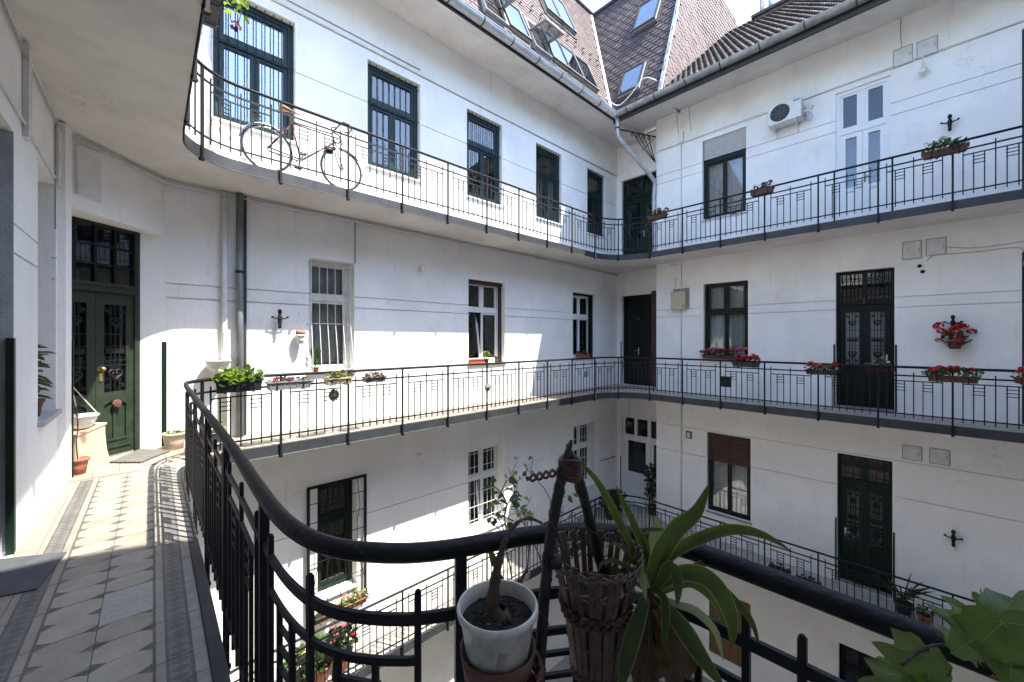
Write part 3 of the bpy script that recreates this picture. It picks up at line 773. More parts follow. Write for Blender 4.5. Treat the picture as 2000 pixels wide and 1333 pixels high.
# back wing, upper storey: teal casements behind dark bars
for k in ('A1', 'A2', 'A3', 'A4', 'A5'):
    o = wA[k]; w = window(wing_back, FA, o, 'teal_paint', 'glass_mirror' if k == 'A1' else 'glass', .64, curtain='curtain_dark', fw=.085, ns=.06, topcols=1, sillm='plaster')
    grille(w, FA, o[0]+.01, o[1]-.01, o[2]+.01, o[3]-.01, -.045, 9, (o[2]+.08, o[2]+1.2, o[3]-.1), 'green_frame', .0075)
# middle storey
o = wA['M1']; w = window(wing_back, FA, o, 'white_dirty', 'glass_dim', .66, 'curtain', cols=1, topcols=1, fw=.06)
grille(w, FA, o[0]-.03, o[1]-.02, o[2]-.0, o[3]-.03, .02, 6, (o[2]+.82, o[3]-.1, o[2]+.03), 'white_dirty', .0065, belly=.13)
w = window(wing_back, FA, wA['M2'], 'white_paint', 'glass_dim', .64, 'curtain_dark', tilt=True, fw=.07)
b = MB(FA); o = wA['M2']; b.box(o[0], o[1], -.20, -.10, o[3]-.085, o[3]-.002); b.box(o[1]-.05, o[1]-.004, -.20, -.12, o[2], o[3]-.086); b.build('roller_guide', 'brown_wood', w)
w = window(wing_back, FA, wA['M3'], 'white_paint', 'glass_dim', .64, 'curtain_dark', fw=.07)
b = MB(FA); o = wA['M3']; b.box(o[0], o[1], -.20, -.10, o[3]-.05, o[3]-.002); b.box(o[1]-.10, o[1]-.004, -.20, -.10, o[2], o[3]-.05); b.build('roller_guide', 'green_frame', w)
# lowest storey
o = wA['L1']; w = window(wing_back, FA, o, 'green_dark', 'glass_dim', .66, 'brown_shutter', cols=1, topcols=1, fw=.08)
gx = rectA(597, 950, 713, 1165)
b = MB(FA); g0, g1, gz0, gz1 = gx[0], gx[1], -3.26, -.99; frame_rect(b, g0, g1, gz0, gz1, .045, .05, .075)
for i in range(1, 6):
    s = g0+(g1-g0)*i/6
    b.tube([(s, .06, gz1), (s+(.05 if i % 2 else -.05), .06, gz1-.55), (s, .06, gz1-.75), (s, .06, gz0+.9)], .007, 5)
    b.tube([(s, .06, gz0+.9), (s+(s-(g0+g1)/2)*.25, .12, gz0+.55), (s+(s-(g0+g1)/2)*.35, .24, gz0+.18), (s, .22, gz0+.02)], .007, 5)
for z in (gz1-.3, gz1-.62, gz1-.95, gz1-1.3, gz0+.55): b.tube([(g0, .055, z), (g1, .055, z)], .007, 5)
b.tube([(g0, .05, gz0+.1), (g0, .24, gz0+.12), (g1, .24, gz0+.12), (g1, .05, gz0+.1)], .008, 5)
b.build('window_grille', 'iron', w)
for k in ('L2', 'L3'):
    o = wA[k]; w = window(wing_back, FA, o, 'white_paint', 'glass_dim', .62, 'curtain_dark', tilt=(k == 'L2'), fw=.06)
    grille(w, FA, o[0], o[1]-.2, o[2]+.02, o[3]-.02, -.03, 7, [o[2]+.3*i for i in range(1, 7)], 'white_paint', .006)
# right wing windows
window(wing_right, FB, wB['T1'], 'green_frame', 'glass', .72, 'curtain', shutter=.24)
window(wing_right, FB, wB['M1'], 'green_frame', 'glass', .62, 'curtain', sill=True)
window(wing_right, FB, wB['L1'], 'green_frame', 'glass', .99, 'curtain', shutter=.36, shm='brown_shutter', topcols=1, sillm='grey_plate')
def blind(o, parent):
    s0, s1, z0, z1, dp = o
    w = inset_box(FB, s0, s1, z0, z1, -.02, -.5, parent, name='window')
    k = int((z1-z0)/.035)
    for i in range(k):
        b = MB(FB); z = z1-(z1-z0)*(i+.5)/k; b.tube([(s0+.01, -.05+random.uniform(-.004, .004), z), (s1-.01, -.05+random.uniform(-.004, .004), z)], .0145, 5); b.build('blind_slat', 'bamboo', w)
    b = MB(FB)
    for i in range(5): b.tube([(s0+(s1-s0)*(i+.5)/5, -.03, z0), (s0+(s1-s0)*(i+.5)/5, -.03, z1)], .005, 4)
    b.build('blind_cords', 'brown_wood', w)
blind(wB['G1'], wing_right)
window(wing_right, FB, wB['G2'], 'green_frame', 'glass_dim', .7, 'curtain_blue')
for k in ('R1', 'R2'):
    o = wB[k]; b = MB(FB); b.box(o[0], o[1], -.16, -.11, o[2], o[3]); b.box(o[0], o[0]+.09, -.11, -.06, o[2], o[3]); b.build('door', 'brown_wood', wing_right)

# ironwork for door panes
def heart(b, c, w, n, r):
    pts = []
    for i in range(25):
        a = 2*math.pi*i/24; x = 16*math.sin(a)**3; y = 13*math.cos(a)-5*math.cos(2*a)-2*math.cos(3*a)-math.cos(4*a)
        pts.append((c[0]+x/32*w, n, c[1]+y/32*w))
    b.tube(pts, r, 5)
def scroll(b, c, r0, n, r, turns=1.3, a0=0, sgn=1):
    b.tube([(c[0]+r0*(1-.75*i/14)*math.cos(a0+sgn*turns*2*math.pi*i/14), n, c[1]+r0*(1-.75*i/14)*math.sin(a0+sgn*turns*2*math.pi*i/14)) for i in range(15)], r, 5)
def iron_panel(fr, s0, s1, z0, z1, n, parent):
    b = MB(fr); w = s1-s0; h = z1-z0; c = (s0+s1)/2; r = .0065
    for k in (.3, .5, .7): b.tube([(s0+w*k, n, z0), (s0+w*k, n, z1)], r, 5)
    for k in (.30, .36, .52, .66): b.tube([(s0, n, z0+h*k), (s1, n, z0+h*k)], r, 5)
    b.box(s0+.02, s1-.02, n-.004, n+.004, z0+h*.44, z0+h*.50)
    heart(b, (c, z0+h*.80), w*.55, n+.01, .009); heart(b, (c, z0+h*.20), w*.6, n+.01, .010)
    heart(b, (c, z0+h*.79), w*.28, n+.012, .007); heart(b, (c, z0+h*.19), w*.3, n+.012, .007)
    for e in (-1, 1):
        scroll(b, (c+e*w*.30, z0+h*.92), w*.13, n+.008, .008, a0=0 if e > 0 else math.pi, sgn=e)
        scroll(b, (c+e*w*.33, z0+h*.07), w*.11, n+.008, .008, a0=0 if e > 0 else math.pi, sgn=-e)
    return b.build('iron_grille', 'iron', parent)
def door(wing, fr, o, fm, zt, glassz=(.42, .93), transom='bars', gm='glass_dim', handle=1, name='door', curtain='curtain_dark', bars_m='iron', trm='curtain_dark', tcurtain=None, grid=(4, 3)):
    s0, s1, z0, z1, dp = o; n = -dp; fw = .06; c = (s0+s1)/2
    b = MB(fr); b.box(s0, s0+fw, n-.05, n+.03, z0, z1); b.box(s1-fw, s1, n-.05, n+.03, z0, z1); b.box(s0+fw, s1-fw, n-.05, n+.03, z1-fw, z1)
    b.box(s0+fw, s1-fw, n-.05, n+.045, zt, zt+.11); b.box(s0+fw, s1-fw, n+.045, n+.06, zt+.07, zt+.11)
    if transom != 'grid': b.box(c-.035, c+.035, n-.05, n+.02, zt+.11, z1-fw)
    d = b.build(name, fm, wing)
    inset_box(fr, s0, s1, z0, z1, n-.06, n-.9, d)
    b = MB(fr); b.box(s0-.0, s1+.0, n-.05, -.01, z0-.02, z0+.03); b.build('threshold', 'tile_stone', d)
    b = MB(fr); b.box(s0+fw, s1-fw, n-.018, n-.01, zt+.11, z1-fw); b.build('pane', gm, d)
    if tcurtain: sheet(fr, s0+fw, s1-fw, zt+.11, z1-fw, n-.07, .01, d, tcurtain, waves=6)
    b = MB(fr)
    if transom == 'bars':
        k = 12 if bars_m == 'iron' else 6
        for i in range(k): s = s0+fw+(s1-s0-2*fw)*(i+.5)/k; b.tube([(s, n+.02, zt+.11), (s, n+.02, z1-fw)], .007, 5)
        for z in (zt+.2, z1-fw-.1): b.tube([(s0+fw, n+.02, z), (s1-fw, n+.02, z)], .006, 5)
    else:
        gx, gz = grid
        for i in range(1, gx): s = s0+fw+(s1-s0-2*fw)*i/gx; b.box(s-.014, s+.014, n-.02, n+.015, zt+.11, z1-fw)
        for j in range(1, gz): z = zt+.11+(z1-fw-zt-.11)*j/gz; b.box(s0+fw, s1-fw, n-.018, n+.012, z-.012, z+.012)
    b.build('transom_bars', bars_m, d)
    H = zt-z0
    for e in (0, 1):
        a = s0+fw+.004 if e == 0 else c+.002; f = c-.002 if e == 0 else s1-fw-.004; st = .085
        g0 = z0+H*glassz[0]; g1 = z0+H*glassz[1]
        b = MB(fr)
        b.box(a, a+st, n-.035, n+.01, z0+.035, zt-.003); b.box(f-st, f, n-.035, n+.01, z0+.035, zt-.003)
        b.box(a+st, f-st, n-.035, n+.009, g1, zt-.003); b.box(a+st, f-st, n-.035, n+.009, g0-.10, g0)
        b.box(a+st, f-st, n-.035, n+.009, z0+.035, z0+.22)
        b.box(a+st, f-st, n-.03, n-.015, z0+.22, g0-.10)
        m_ = (a+f)/2; b.box(m_-.018, m_+.018, n-.03, n+.004, z0+.22, g0-.10)
        b.box(a+st-.01, f-st+.01, n+.009, n+.022, z0+.21, z0+.235); b.box(a+.03, f-.03, n+.01, n+.025, z0+.12, z0+.145)
        ar = [(a+st, n+.0, g0-.10)]+[(a+st+(f-a-2*st)*k/10, n, g0-.16+.05*math.sin(math.pi*k/10)) for k in range(11)]+[(f-st, n, g0-.10)]
        b.prism(ar, (0, .009, 0))
        lf = b.build('door_leaf', fm, d)
        b = MB(fr); b.box(a+st, f-st, n-.02, n-.012, g0, g1); b.build('pane', gm, d)
        if curtain: sheet(fr, a+st, f-st, g0, g1, n-.06, .006, d, curtain, waves=4)
        iron_panel(fr, a+st, f-st, g0+.005, g1-.005, n+.004, d)
    if not handle: return d
    b = MB(fr); hs = c+.05 if handle == 1 else (s0+.12 if handle == 2 else s1-.12); hz = z0+1.05; e = -1 if handle == 2 else 1
    b.box(hs-.02, hs+.02, n+.01, n+.02, hz-.12, hz+.1); b.tube([(hs, n+.02, hz+.03), (hs, n+.06, hz+.03), (hs-.11*e, n+.065, hz+.03)], .010, 6); b.build('handle', 'chrome', d, True)
    return d
dm = door(wing_right, FB, wB['Md'], 'green_frame', 2.18, handle=3, curtain='curtain', gm='glass')
b = MB(FB); cc = (wB['Md'][0]+wB['Md'][1])/2; b.lathe([(.0, .2), (.008, .2), (.01, .14), (.018, .11), (.02, .04), (.028, .0)], (cc, -.08, 2.2), 10); b.build('door_bell', 'wicker', dm, True)
door(wing_right, FB, wB['Ld'], 'green_dark', -S+2.12, handle=2, gm='glass', tcurtain='brown_shutter', bars_m='green_dark', curtain='curtain_dark')
door(wing_right, FD, wD['t'], 'green_dark', S+2.2, transom='bars', handle=1)
dg = door(wing_near, FH, (0, .96, 0, ZL+.02, 0.02), 'green_door', 2.02, (.40, .93), handle=0, transom='grid', grid=(4, 3), bars_m='green_frame')
b = MB(FH); b.lathe([(0, .03), (.02, .028), (.045, .018), (.05, 0)], (.69, .005, .66), 10, axis=(0, 1, 0))
for k in range(8): a = k*math.pi/4; b.ball((.69+.035*math.cos(a), .02, .66+.035*math.sin(a)), .016, 6)
b.build('rosette', 'terracotta_dark', dg, True)
b = MB(FH); b.lathe([(.0, .06), (.018, .058), (.024, .04), (.012, .02), (.03, 0)], (.53, -.01, 1.10), 10, axis=(0, 1, 0)); b.box(  .515, .545, -.012, .0, .95, 1.05); b.build('door_knob', 'brass', dg, True)
# dark inner door in the recess, middle gallery
o = wD['m']; b = MB(FD); frame_rect(b, o[0], o[1], o[2], o[3], .06, -.19, -.11); d = b.build('door', 'green_frame', wing_right)
inset_box(FD, o[0], o[1], o[2], o[3], -.2, -.8, d)
b = MB(FD); b.box(o[0]+.06, o[1]-.06, -.18, -.13, o[2]+.03, o[3]-.06)
for z0, z1 in ((.2, .9), (1.0, 1.9), (2.0, 2.7)):
    for e in (0, 1):
        a = o[0]+.12+e*.46; frame_rect(b, a, a+.38, z0, z1, .03, -.13, -.115)
b.build('door_leaf', 'green_frame', d)
b = MB(FD); hs = o[0]+.52; b.box(hs-.02, hs+.02, -.13, -.12, .95, 1.2); b.tube([(hs, -.12, 1.1), (hs, -.07, 1.1), (hs-.1, -.07, 1.1)], .011, 6); b.build('handle', 'chrome', d, True)
b = MB(FD); b.lathe([(0, .01), (.03, .008), (.035, 0)], (hs-.02, -.13, 2.12), 10, axis=(0, 1, 0)); b.build('spy_hole', 'brass', d)
bo = MB(FD); q = at_x(1278, 566, DW-.06); bo.box(-q.y-.09, -q.y+.07, .03, .065, .02, 2.93); bo = bo.build('leaning_board', 'brown_wood')
tag(bo, 'tall brown plank standing beside the dark corner door on the middle gallery', 'plank')
# white door of the lowest gallery
o = wD['l']; b = MB(FD); frame_rect(b, o[0], o[1], o[2], o[3], .07, -.16, -.08); zt = -S+2.05; b.box(o[0]+.07, o[1]-.07, -.16, -.08, zt, zt+.09)
for k in (1, 2): s = o[0]+(o[1]-o[0])*k/3; b.box(s-.05, s+.05, -.15, -.09, zt+.09, o[3]-.07)
sm = o[0]+.92; b.box(sm-.03, sm+.03, -.16, -.075, o[2], zt)
d = b.build('door', 'white_paint', wing_right); inset_box(FD, o[0], o[1], o[2], o[3], -.17, -.8, d)
for k in range(3):
    s = o[0]+(o[1]-o[0])*k/3; b = MB(FD); b.box(s+.06, s+(o[1]-o[0])/3-.06, -.14, -.13, zt+.12, o[3]-.1); b.build('pane', 'glass_dim', d)
for a, c in ((o[0]+.07, sm-.03), (sm+.03, o[1]-.07)):
    b = MB(FD); frame_rect(b, a, c, o[2]+.03, zt, .10, -.15, -.1); b.box(a+.10, c-.10, -.14, -.11, o[2]+.13, o[2]+.85); b.box(a+.1, c-.1, -.15, -.1, o[2]+.85, o[2]+.95); b.build('door_leaf', 'white_paint', d)
    b = MB(FD); b.box(a+.1, c-.1, -.135, -.125, o[2]+.95, zt-.1); b.build('pane', 'glass_dim', d)
b = MB(FD); b.tube([(sm-.06, -.1, o[2]+1.02), (sm-.06, -.05, o[2]+1.02), (sm-.16, -.05, o[2]+1.02)], .01, 6); b.build('handle', 'chrome', d, True)
# white glazed door of the upper gallery
o = wB['T2']; b = MB(FB); frame_rect(b, o[0], o[1], o[2], o[3], .07, -.13, -.04); zt = S+2.08; c = (o[0]+o[1])/2; b.box(o[0]+.07, o[1]-.07, -.13, -.03, zt, zt+.1); b.box(c-.04, c+.04, -.13, -.05, zt+.1, o[3]-.07)
d = b.build('door', 'white_paint', wing_right); inset_box(FB, o[0], o[1], o[2], o[3], -.14, -.8, d)
for a, e in ((o[0]+.07, c-.04), (c+.04, o[1]-.07)):
    b = MB(FB); frame_rect(b, a, e, zt+.1, o[3]-.07, .05, -.11, -.06); b.build('sash', 'white_paint', d)
    b = MB(FB); b.box(a+.05, e-.05, -.09, -.08, zt+.15, o[3]-.12); b.build('pane', 'glass_dim', d)
for a, e in ((o[0]+.07, c-.002), (c+.002, o[1]-.07)):
    b = MB(FB); frame_rect(b, a, e, o[2]+.03, zt, .09, -.11, -.05); b.box(a+.09, e-.09, -.1, -.07, o[2]+.12, o[2]+.85); b.box(a+.09, e-.09, -.11, -.05, o[2]+.85, o[2]+.93); b.build('door_leaf', 'white_paint', d)
    b = MB(FB); b.box(a+.09, e-.09, -.09, -.08, o[2]+.93, zt-.09); b.build('pane', 'glass', d)
    b = MB(FB); b.box(a+.09, e-.09, -.099, -.093, o[2]+1.0, zt-.3); b.build('roller_blind', 'curtain_dark', d)
b = MB(FB); b.box(c+.02, c+.05, -.05, -.04, o[2]+.98, o[2]+1.2); b.tube([(c+.035, -.05, o[2]+1.1), (c+.035, 0, o[2]+1.1), (c+.13, 0, o[2]+1.1)], .01, 6); b.build('handle', 'chrome', d, True)
b = MB(FB); b.box(c+.25, c+.55, -.05, -.035, o[2]+.12, o[2]+.22); b.build('door_vent', 'grey_plate', d)
# near-left doorway and niche window
b = MB(FC); b.box(-4.30, -3.3, -.42, -.36, 0, 2.86); d = b.build('door', 'green_door', wing_near)
b = MB(FC); b.box(-4.1, -3.5, -.36, -.34, 1.1, 2.1); b.build('pane', 'glass_dim', d)
b = MB(FC); b.box(-1.6, -.6, -.36, -.31, 0, 2.86); b.build('door', 'green_door', wing_near)
b = MB(FC); o = wC['n']; frame_rect(b, o[0], o[1], o[2], o[3], .06, -.37, -.31); b.box(o[0]+.06, o[1]-.06, -.37, -.31, 2.2, 2.28); w = b.build('window', 'white_dirty', wing_near)
b = MB(FC); b.box(o[0]+.06, o[1]-.06, -.35, -.34, o[2]+.06, o[3]-.06); b.build('pane', 'glass_dim', w)
inset_box(FC, o[0], o[1], o[2], o[3], -.38, -.8, w)
b = MB(FC); b.box(o[0]-.02, o[1]+.02, -.30, .04, o[2]-.04, o[2]+.004); b.build('sill', 'reveal_grey', w, bevel=.008)
# rough reveal of the near doorway, its shade put into the grey; green corner guards
b = MB(FC); b.quad((-4.297, -.002, .02), (-4.297, -.35, .02), (-4.297, -.35, 2.855), (-4.297, -.002, 2.855)); b.build('rough_shaded_reveal', 'reveal_grey', wing_near)
def guard(fr, s, n, z0, z1, wing, w=.03):
    b = MB(fr); b.box(s-w/2, s+w/2, n-.03, n+.008, z0, z1); b.build('corner_guard', 'green_dark', wing)
guard(FC, -4.285, .0, .01, 1.46, wing_near, .045)
b = MB(); b.box(P1.x-.02, P1.x+.012, P1.y-.006, P1.y+.03, .01, 1.44); b.build('corner_guard', 'green_dark', wing_near)
b = MB(); b.box(P2.x-.03, P2.x+.02, P2.y-.012, P2.y+.03, .01, 1.42); b.build('corner_guard', 'green_dark', wing_near)
for k, z in (('Md', 0), ('Ld', -S), ('T2', S), ):
    o = wB[k]
    for s in (o[0]-.022, o[1]+.022): guard(FB, s, 0, z+.01, z+1.35, wing_right)
for k, z in (('m', 0), ('l', -S)): guard(FD, wD[k][0]-.03, 0, z+.01, z+1.4, wing_right)

# ---------------------------------------------------------------- plants: shared helpers
def leaf_add(b, c, d, up_, L, w, m=0, fold=.25, lobes=False):
    d = V3(d).normalized(); up_ = V3(up_); x = d.cross(up_)
    if x.length < 1e-4: x = d.cross(Vector((.3, .8, .1)))
    x.normalize(); n = x.cross(d); c = V3(c)
    if lobes:   # round scalloped leaf
        k = 9; vs = [c+d*L*.45]
        for i in range(k):
            a = -math.pi*.92+1.84*math.pi*i/(k-1); rr = (.5+.06*(i % 2))*L; vs.append(c+d*(L*.45+math.cos(a)*rr)+x*math.sin(a)*rr*w/L+n*abs(math.sin(a))*L*fold*.5)
        b.add(vs, [(0, i, i+1) for i in range(1, k)], m)
    else:
        vs = [c, c+d*L*.35+x*w*.5+n*w*fold, c+d*L*.42-n*0, c+d*L*.35-x*w*.5+n*w*fold, c+d*L-n*L*.12, c+d*L*.72+x*w*.33+n*w*fold*.5, c+d*L*.72-x*w*.33+n*w*fold*.5]
        b.add(vs, [(0, 1, 2), (0, 2, 3), (1, 5, 4, 2), (3, 2, 4, 6)], m)
def rnd_dir(zmin=-.4):
    while True:
        v = Vector((random.uniform(-1, 1), random.uniform(-1, 1), random.uniform(zmin, 1)))
        if .1 < v.length < 1: return v.normalized()
def foliage(cen, ext, n, L, parent, m, ax=Vector((1, 0, 0)), lobes=True, name='foliage', zmin=-.3, wf=1.0):
    b = MB(); cen = V3(cen); ay = Vector((-ax.y, ax.x, 0))
    for _ in range(n):
        while True:
            q = Vector((random.uniform(-1, 1), random.uniform(-1, 1), random.uniform(-1, 1)))
            if q.length < 1: break
        p = cen+ax*q.x*ext[0]+ay*q.y*ext[1]+Vector((0, 0, q.z*ext[2]))
        d = (ax*q.x+ay*q.y+Vector((0, 0, .5*q.z+.25))+rnd_dir()*.9).normalized(); l = L*random.uniform(.6, 1.2)
        leaf_add(b, p, d, Vector((0, 0, 1))+rnd_dir()*.7, l, l*wf if lobes else l*.4, random.choice([0, 0, 1]), lobes=lobes)
    o = b.build(name, [m, 'leaf_dark' if m != 'leaf_bright' else 'leaf'], parent, True); return stuff(o)
_fl = {}
def flower_mesh(m):
    if m in _fl: return _fl[m]
    b = MB(); rg = random.Random(3)
    for i in range(34):
        z = rg.uniform(-.55, 1); a = rg.uniform(0, 6.28); r_ = math.sqrt(max(0, 1-z*z)); d = Vector((r_*math.cos(a), r_*math.sin(a), z)); p = d*.8
        t = d.cross(Vector((0, 0, 1)) if abs(d.z) < .9 else Vector((1, 0, 0))).normalized(); e = d.cross(t); s_ = rg.uniform(.28, .42)
        b.add([p, p+t*s_+d*.15, p+e*s_+t*s_*.3+d*.22, p-t*s_+d*.12, p-e*s_+d*.2], [(0, 1, 2), (0, 2, 3), (0, 3, 4), (0, 4, 1)])
    _fl[m] = b.mesh('flower', m); return _fl[m]
def blooms(cen, ext, n, r, parent, ms, ax=Vector((1, 0, 0)), zlo=0.):
    ay = Vector((-ax.y, ax.x, 0))
    for i in range(n):
        q = Vector((random.uniform(-1, 1), random.uniform(-1, 1), random.uniform(zlo, 1)))
        p = V3(cen)+ax*q.x*ext[0]+ay*q.y*ext[1]+Vector((0, 0, q.z*ext[2])); s_ = r*random.uniform(.95, 1.5)
        link('flower', flower_mesh(random.choice(ms)), parent, p, (random.uniform(-.4, .4), random.uniform(-.4, .4), random.uniform(0, 6)), (s_, s_, s_*.8))
def trough(root, c, ax, L, w, h, m, soilm='soil', ribs=True, taper=.82, name='planter'):
    c = V3(c); ay = Vector((-ax.y, ax.x, 0)); fr = lambda a, b_, z: c+ax*a+ay*b_+Vector((0, 0, z))
    b = MB(fr); t = .006; l2, w2 = L/2, w/2; k = taper
    def ring(l, w_, z): return [(-l, -w_, z), (l, -w_, z), (l, w_, z), (-l, w_, z)]
    vs = ring(l2*k**.5, w2*k, 0)+ring(l2, w2, h)+ring(l2+.012, w2+.012, h)+ring(l2+.012, w2+.012, h-.018)+ring(l2-t, w2-t, h)+ring(l2-t, w2-t, h*.75)
    fs = [(3, 2, 1, 0)]
    for a, e in ((0, 1), (1, 2), (2, 3), (1, 4), (4, 5)):
        fs += [(a*4+i, a*4+(i+1) % 4, e*4+(i+1) % 4, e*4+i) for i in range(4)]
    b.add(vs, fs)
    if ribs:
        nr = max(3, int(L/.07))
        for i in range(nr):
            for e in (-1, 1):
                a = -l2*.9+1.8*l2*i/(nr-1); b.add([(a-.012, e*w2*k, .008), (a+.012, e*w2*k, .008), (a+.012, e*w2*.985, h-.025), (a-.012, e*w2*.985, h-.025), (a, e*(w2*k+.008), .008), (a, e*(w2*.99+.006), h-.025)], [(0, 4, 5, 3), (4, 1, 2, 5)])
    o = b.build(name, m, root)
    b = MB(fr); b.quad(*ring(l2-.008, w2-.008, h*.84)); b.build('soil', soilm, root)
    return o
def hooks(root, c, ax, L, w, h, side=1):
    c = V3(c); ay = Vector((-ax.y, ax.x, 0))*side; b = MB(lambda a, b_, z: c+ax*a+ay*b_+Vector((0, 0, z)))
    for a in (-L*.3, L*.3):
        b = MB(lambda a_, b_, z: c+ax*a_+ay*b_+Vector((0, 0, z))); b.tube([(a, -w*.55, h*.9), (a, -w*.55, -.012), (a, w*.5, -.012), (a, w*.62, h*.6), (a, w*.75, h+.03), (a, w*.95, h+.02)], .006, 5); b.build('hanging_hook', 'iron', root)
def flower_box(label, c, ax, L, w, h, bm, leafm, nleaf, lh, flowers, ls=.06, grp='flower boxes on the railings', hook=True, side=1, spread=1., wf=1., name='flower_box', lobes=True):
    ax = V3(ax).normalized(); root = thing(name, c, label, 'flower box', grp)
    trough(root, c, ax, L, w, h, bm)
    if hook: hooks(root, c, ax, L, w, h, side)
    cc = V3(c)+Vector((0, 0, h+lh*.22)); nleaf = int(nleaf*1.25)
    if nleaf: foliage(cc, (L*.53*spread, w*.85, lh*1.1), nleaf, ls, root, leafm, ax, wf=wf, lobes=lobes)
    for n, r, ms, zz in flowers: blooms(V3(c)+Vector((0, 0, h+lh*.4+zz)), (L*.48, w*.55, lh*.9), n, r, root, ms, ax)
    return root
AX = Vector((1, 0, 0)); BX = Vector((0, -1, 0))
def pot_mesh(b, c, r, h, n=20, rim=.016, taper=.72, m=0):
    b.lathe([(0, 0), (r*taper, 0), (r*(taper+(1-taper)*.5), h*.5), (r*.96, h-.03 if h > .08 else h*.75), (r*1.0+rim*.4, h-.03 if h > .08 else h*.75), (r+rim*.5, h), (r-.008, h), (r*.9, h*.8)], c, n, m)
def potted(label, c, r, h, pm, name='potted_plant', cat='potted plant', grp=None, soil=True):
    root = thing(name, c, label, cat, grp); b = MB(); pot_mesh(b, c, r, h); b.build('pot', pm, root, True)
    if soil: b = MB(); b.disc(V3(c)+Vector((0, 0, h*.82)), r*.9); b.build('soil', 'soil', root)
    return root

# ---------------------------------------------------------------- flower boxes, back wing, middle railing (hung outside the rail)
def onrail_A(x, y, out=.11, z=0): return at_y(x, y, AR-out)
def onrail_B(x, y, out=.11): return at_x(x, y, BR-out)
def wpx(x0, x1, Y): return at_y(x1, 700, Y).x-at_y(x0, 700, Y).x
p = onrail_A(466, 765); flower_box('long black ribbed box of bright green geraniums at the railing corner', (p.x, p.y, p.z), AX, .50, .17, .15, 'black_plastic', 'leaf_bright', 150, .10, [(3, .022, ['petal_white'], 0)], .075)
p = onrail_A(565, 760); flower_box('long grey box with small crimson flowers on the sunny railing', (p.x, p.y, p.z), AX, .53, .16, .115, 'grey_plastic', 'leaf', 40, .03, [(9, .026, ['petal_dark', 'petal_pink'], -.01)], .035)
p = onrail_A(660, 751); flower_box('beige box with red flowers and pale herbs in front of white grilled window', (p.x, p.y, p.z), AX, .36, .15, .10, 'beige_plastic', 'leaf_bright', 60, .07, [(7, .024, ['petal_dark'], -.02)], .045)
p = onrail_A(731, 746); flower_box('small taupe box with pink flowers, fourth along the sunny railing', (p.x, p.y, p.z), AX, .33, .14, .085, 'taupe_plastic', 'leaf', 60, .04, [(10, .019, ['petal_pink', 'petal_white'], .0)], .035)
# right wing, middle railing
p = onrail_B(1457, 717); flower_box('full box of red geraniums on the railing below the curtained window', (p.x, p.y, p.z), BX, .52, .16, .11, 'black_plastic', 'leaf', 110, .09, [(14, .04, ['petal_red'], .03), (2, .035, ['petal_pink'], .05)], .06, spread=1.1)
p = onrail_B(1605, 732); flower_box('box with a few red geraniums on the railing just left of the middle green door', (p.x, p.y, p.z), BX, .50, .16, .09, 'black_plastic', 'leaf', 110, .08, [(9, .04, ['petal_red'], .04), (3, .025, ['petal_white'], 0)], .055)
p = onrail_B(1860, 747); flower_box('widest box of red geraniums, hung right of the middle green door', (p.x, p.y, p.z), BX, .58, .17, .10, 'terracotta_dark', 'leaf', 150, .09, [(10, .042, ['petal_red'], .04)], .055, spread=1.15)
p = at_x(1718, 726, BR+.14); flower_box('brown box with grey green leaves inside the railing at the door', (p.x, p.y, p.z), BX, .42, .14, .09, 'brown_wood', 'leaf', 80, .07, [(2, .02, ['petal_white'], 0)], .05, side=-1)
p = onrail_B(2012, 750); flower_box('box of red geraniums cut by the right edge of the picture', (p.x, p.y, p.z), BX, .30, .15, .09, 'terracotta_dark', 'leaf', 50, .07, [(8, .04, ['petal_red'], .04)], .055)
# sill of the middle right window
o = wB['M1']; c = FB((o[0]+o[1])/2-.06, .07, o[2]); root = thing('sill_flower_box', c, 'row of red and pink geraniums along the sill of the curtained window', 'flower box')
trough(root, c, BX, .95, .15, .10, 'terracotta_dark'); foliage(V3(c)+Vector((-.02, 0, .15)), (.52, .1, .09), 150, .06, root, 'leaf', BX)
blooms(V3(c)+Vector((-.04, -.02, .17)), (.5, .1, .12), 11, .045, root, ['petal_red'], BX); blooms(V3(c)+Vector((-.04, 0, .17)), (.55, .1, .13), 7, .045, root, ['petal_pink'], BX)
# upper railing of the right wing
def rail_box_B(x, y, L, **k): pass
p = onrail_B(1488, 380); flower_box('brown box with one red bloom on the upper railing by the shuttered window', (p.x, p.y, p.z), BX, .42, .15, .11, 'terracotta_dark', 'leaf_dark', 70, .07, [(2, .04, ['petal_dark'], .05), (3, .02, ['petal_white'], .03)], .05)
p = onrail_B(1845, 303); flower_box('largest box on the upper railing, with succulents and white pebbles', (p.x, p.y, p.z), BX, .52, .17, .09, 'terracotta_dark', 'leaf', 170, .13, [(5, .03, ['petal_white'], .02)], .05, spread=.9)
p = onrail_B(1284, 428); flower_box('box with a single dark red flower at the upper railing corner', (p.x, p.y, p.z), BX, .48, .15, .09, 'terracotta_dark', 'leaf_dark', 60, .08, [(2, .05, ['petal_dark'], .06)], .06)
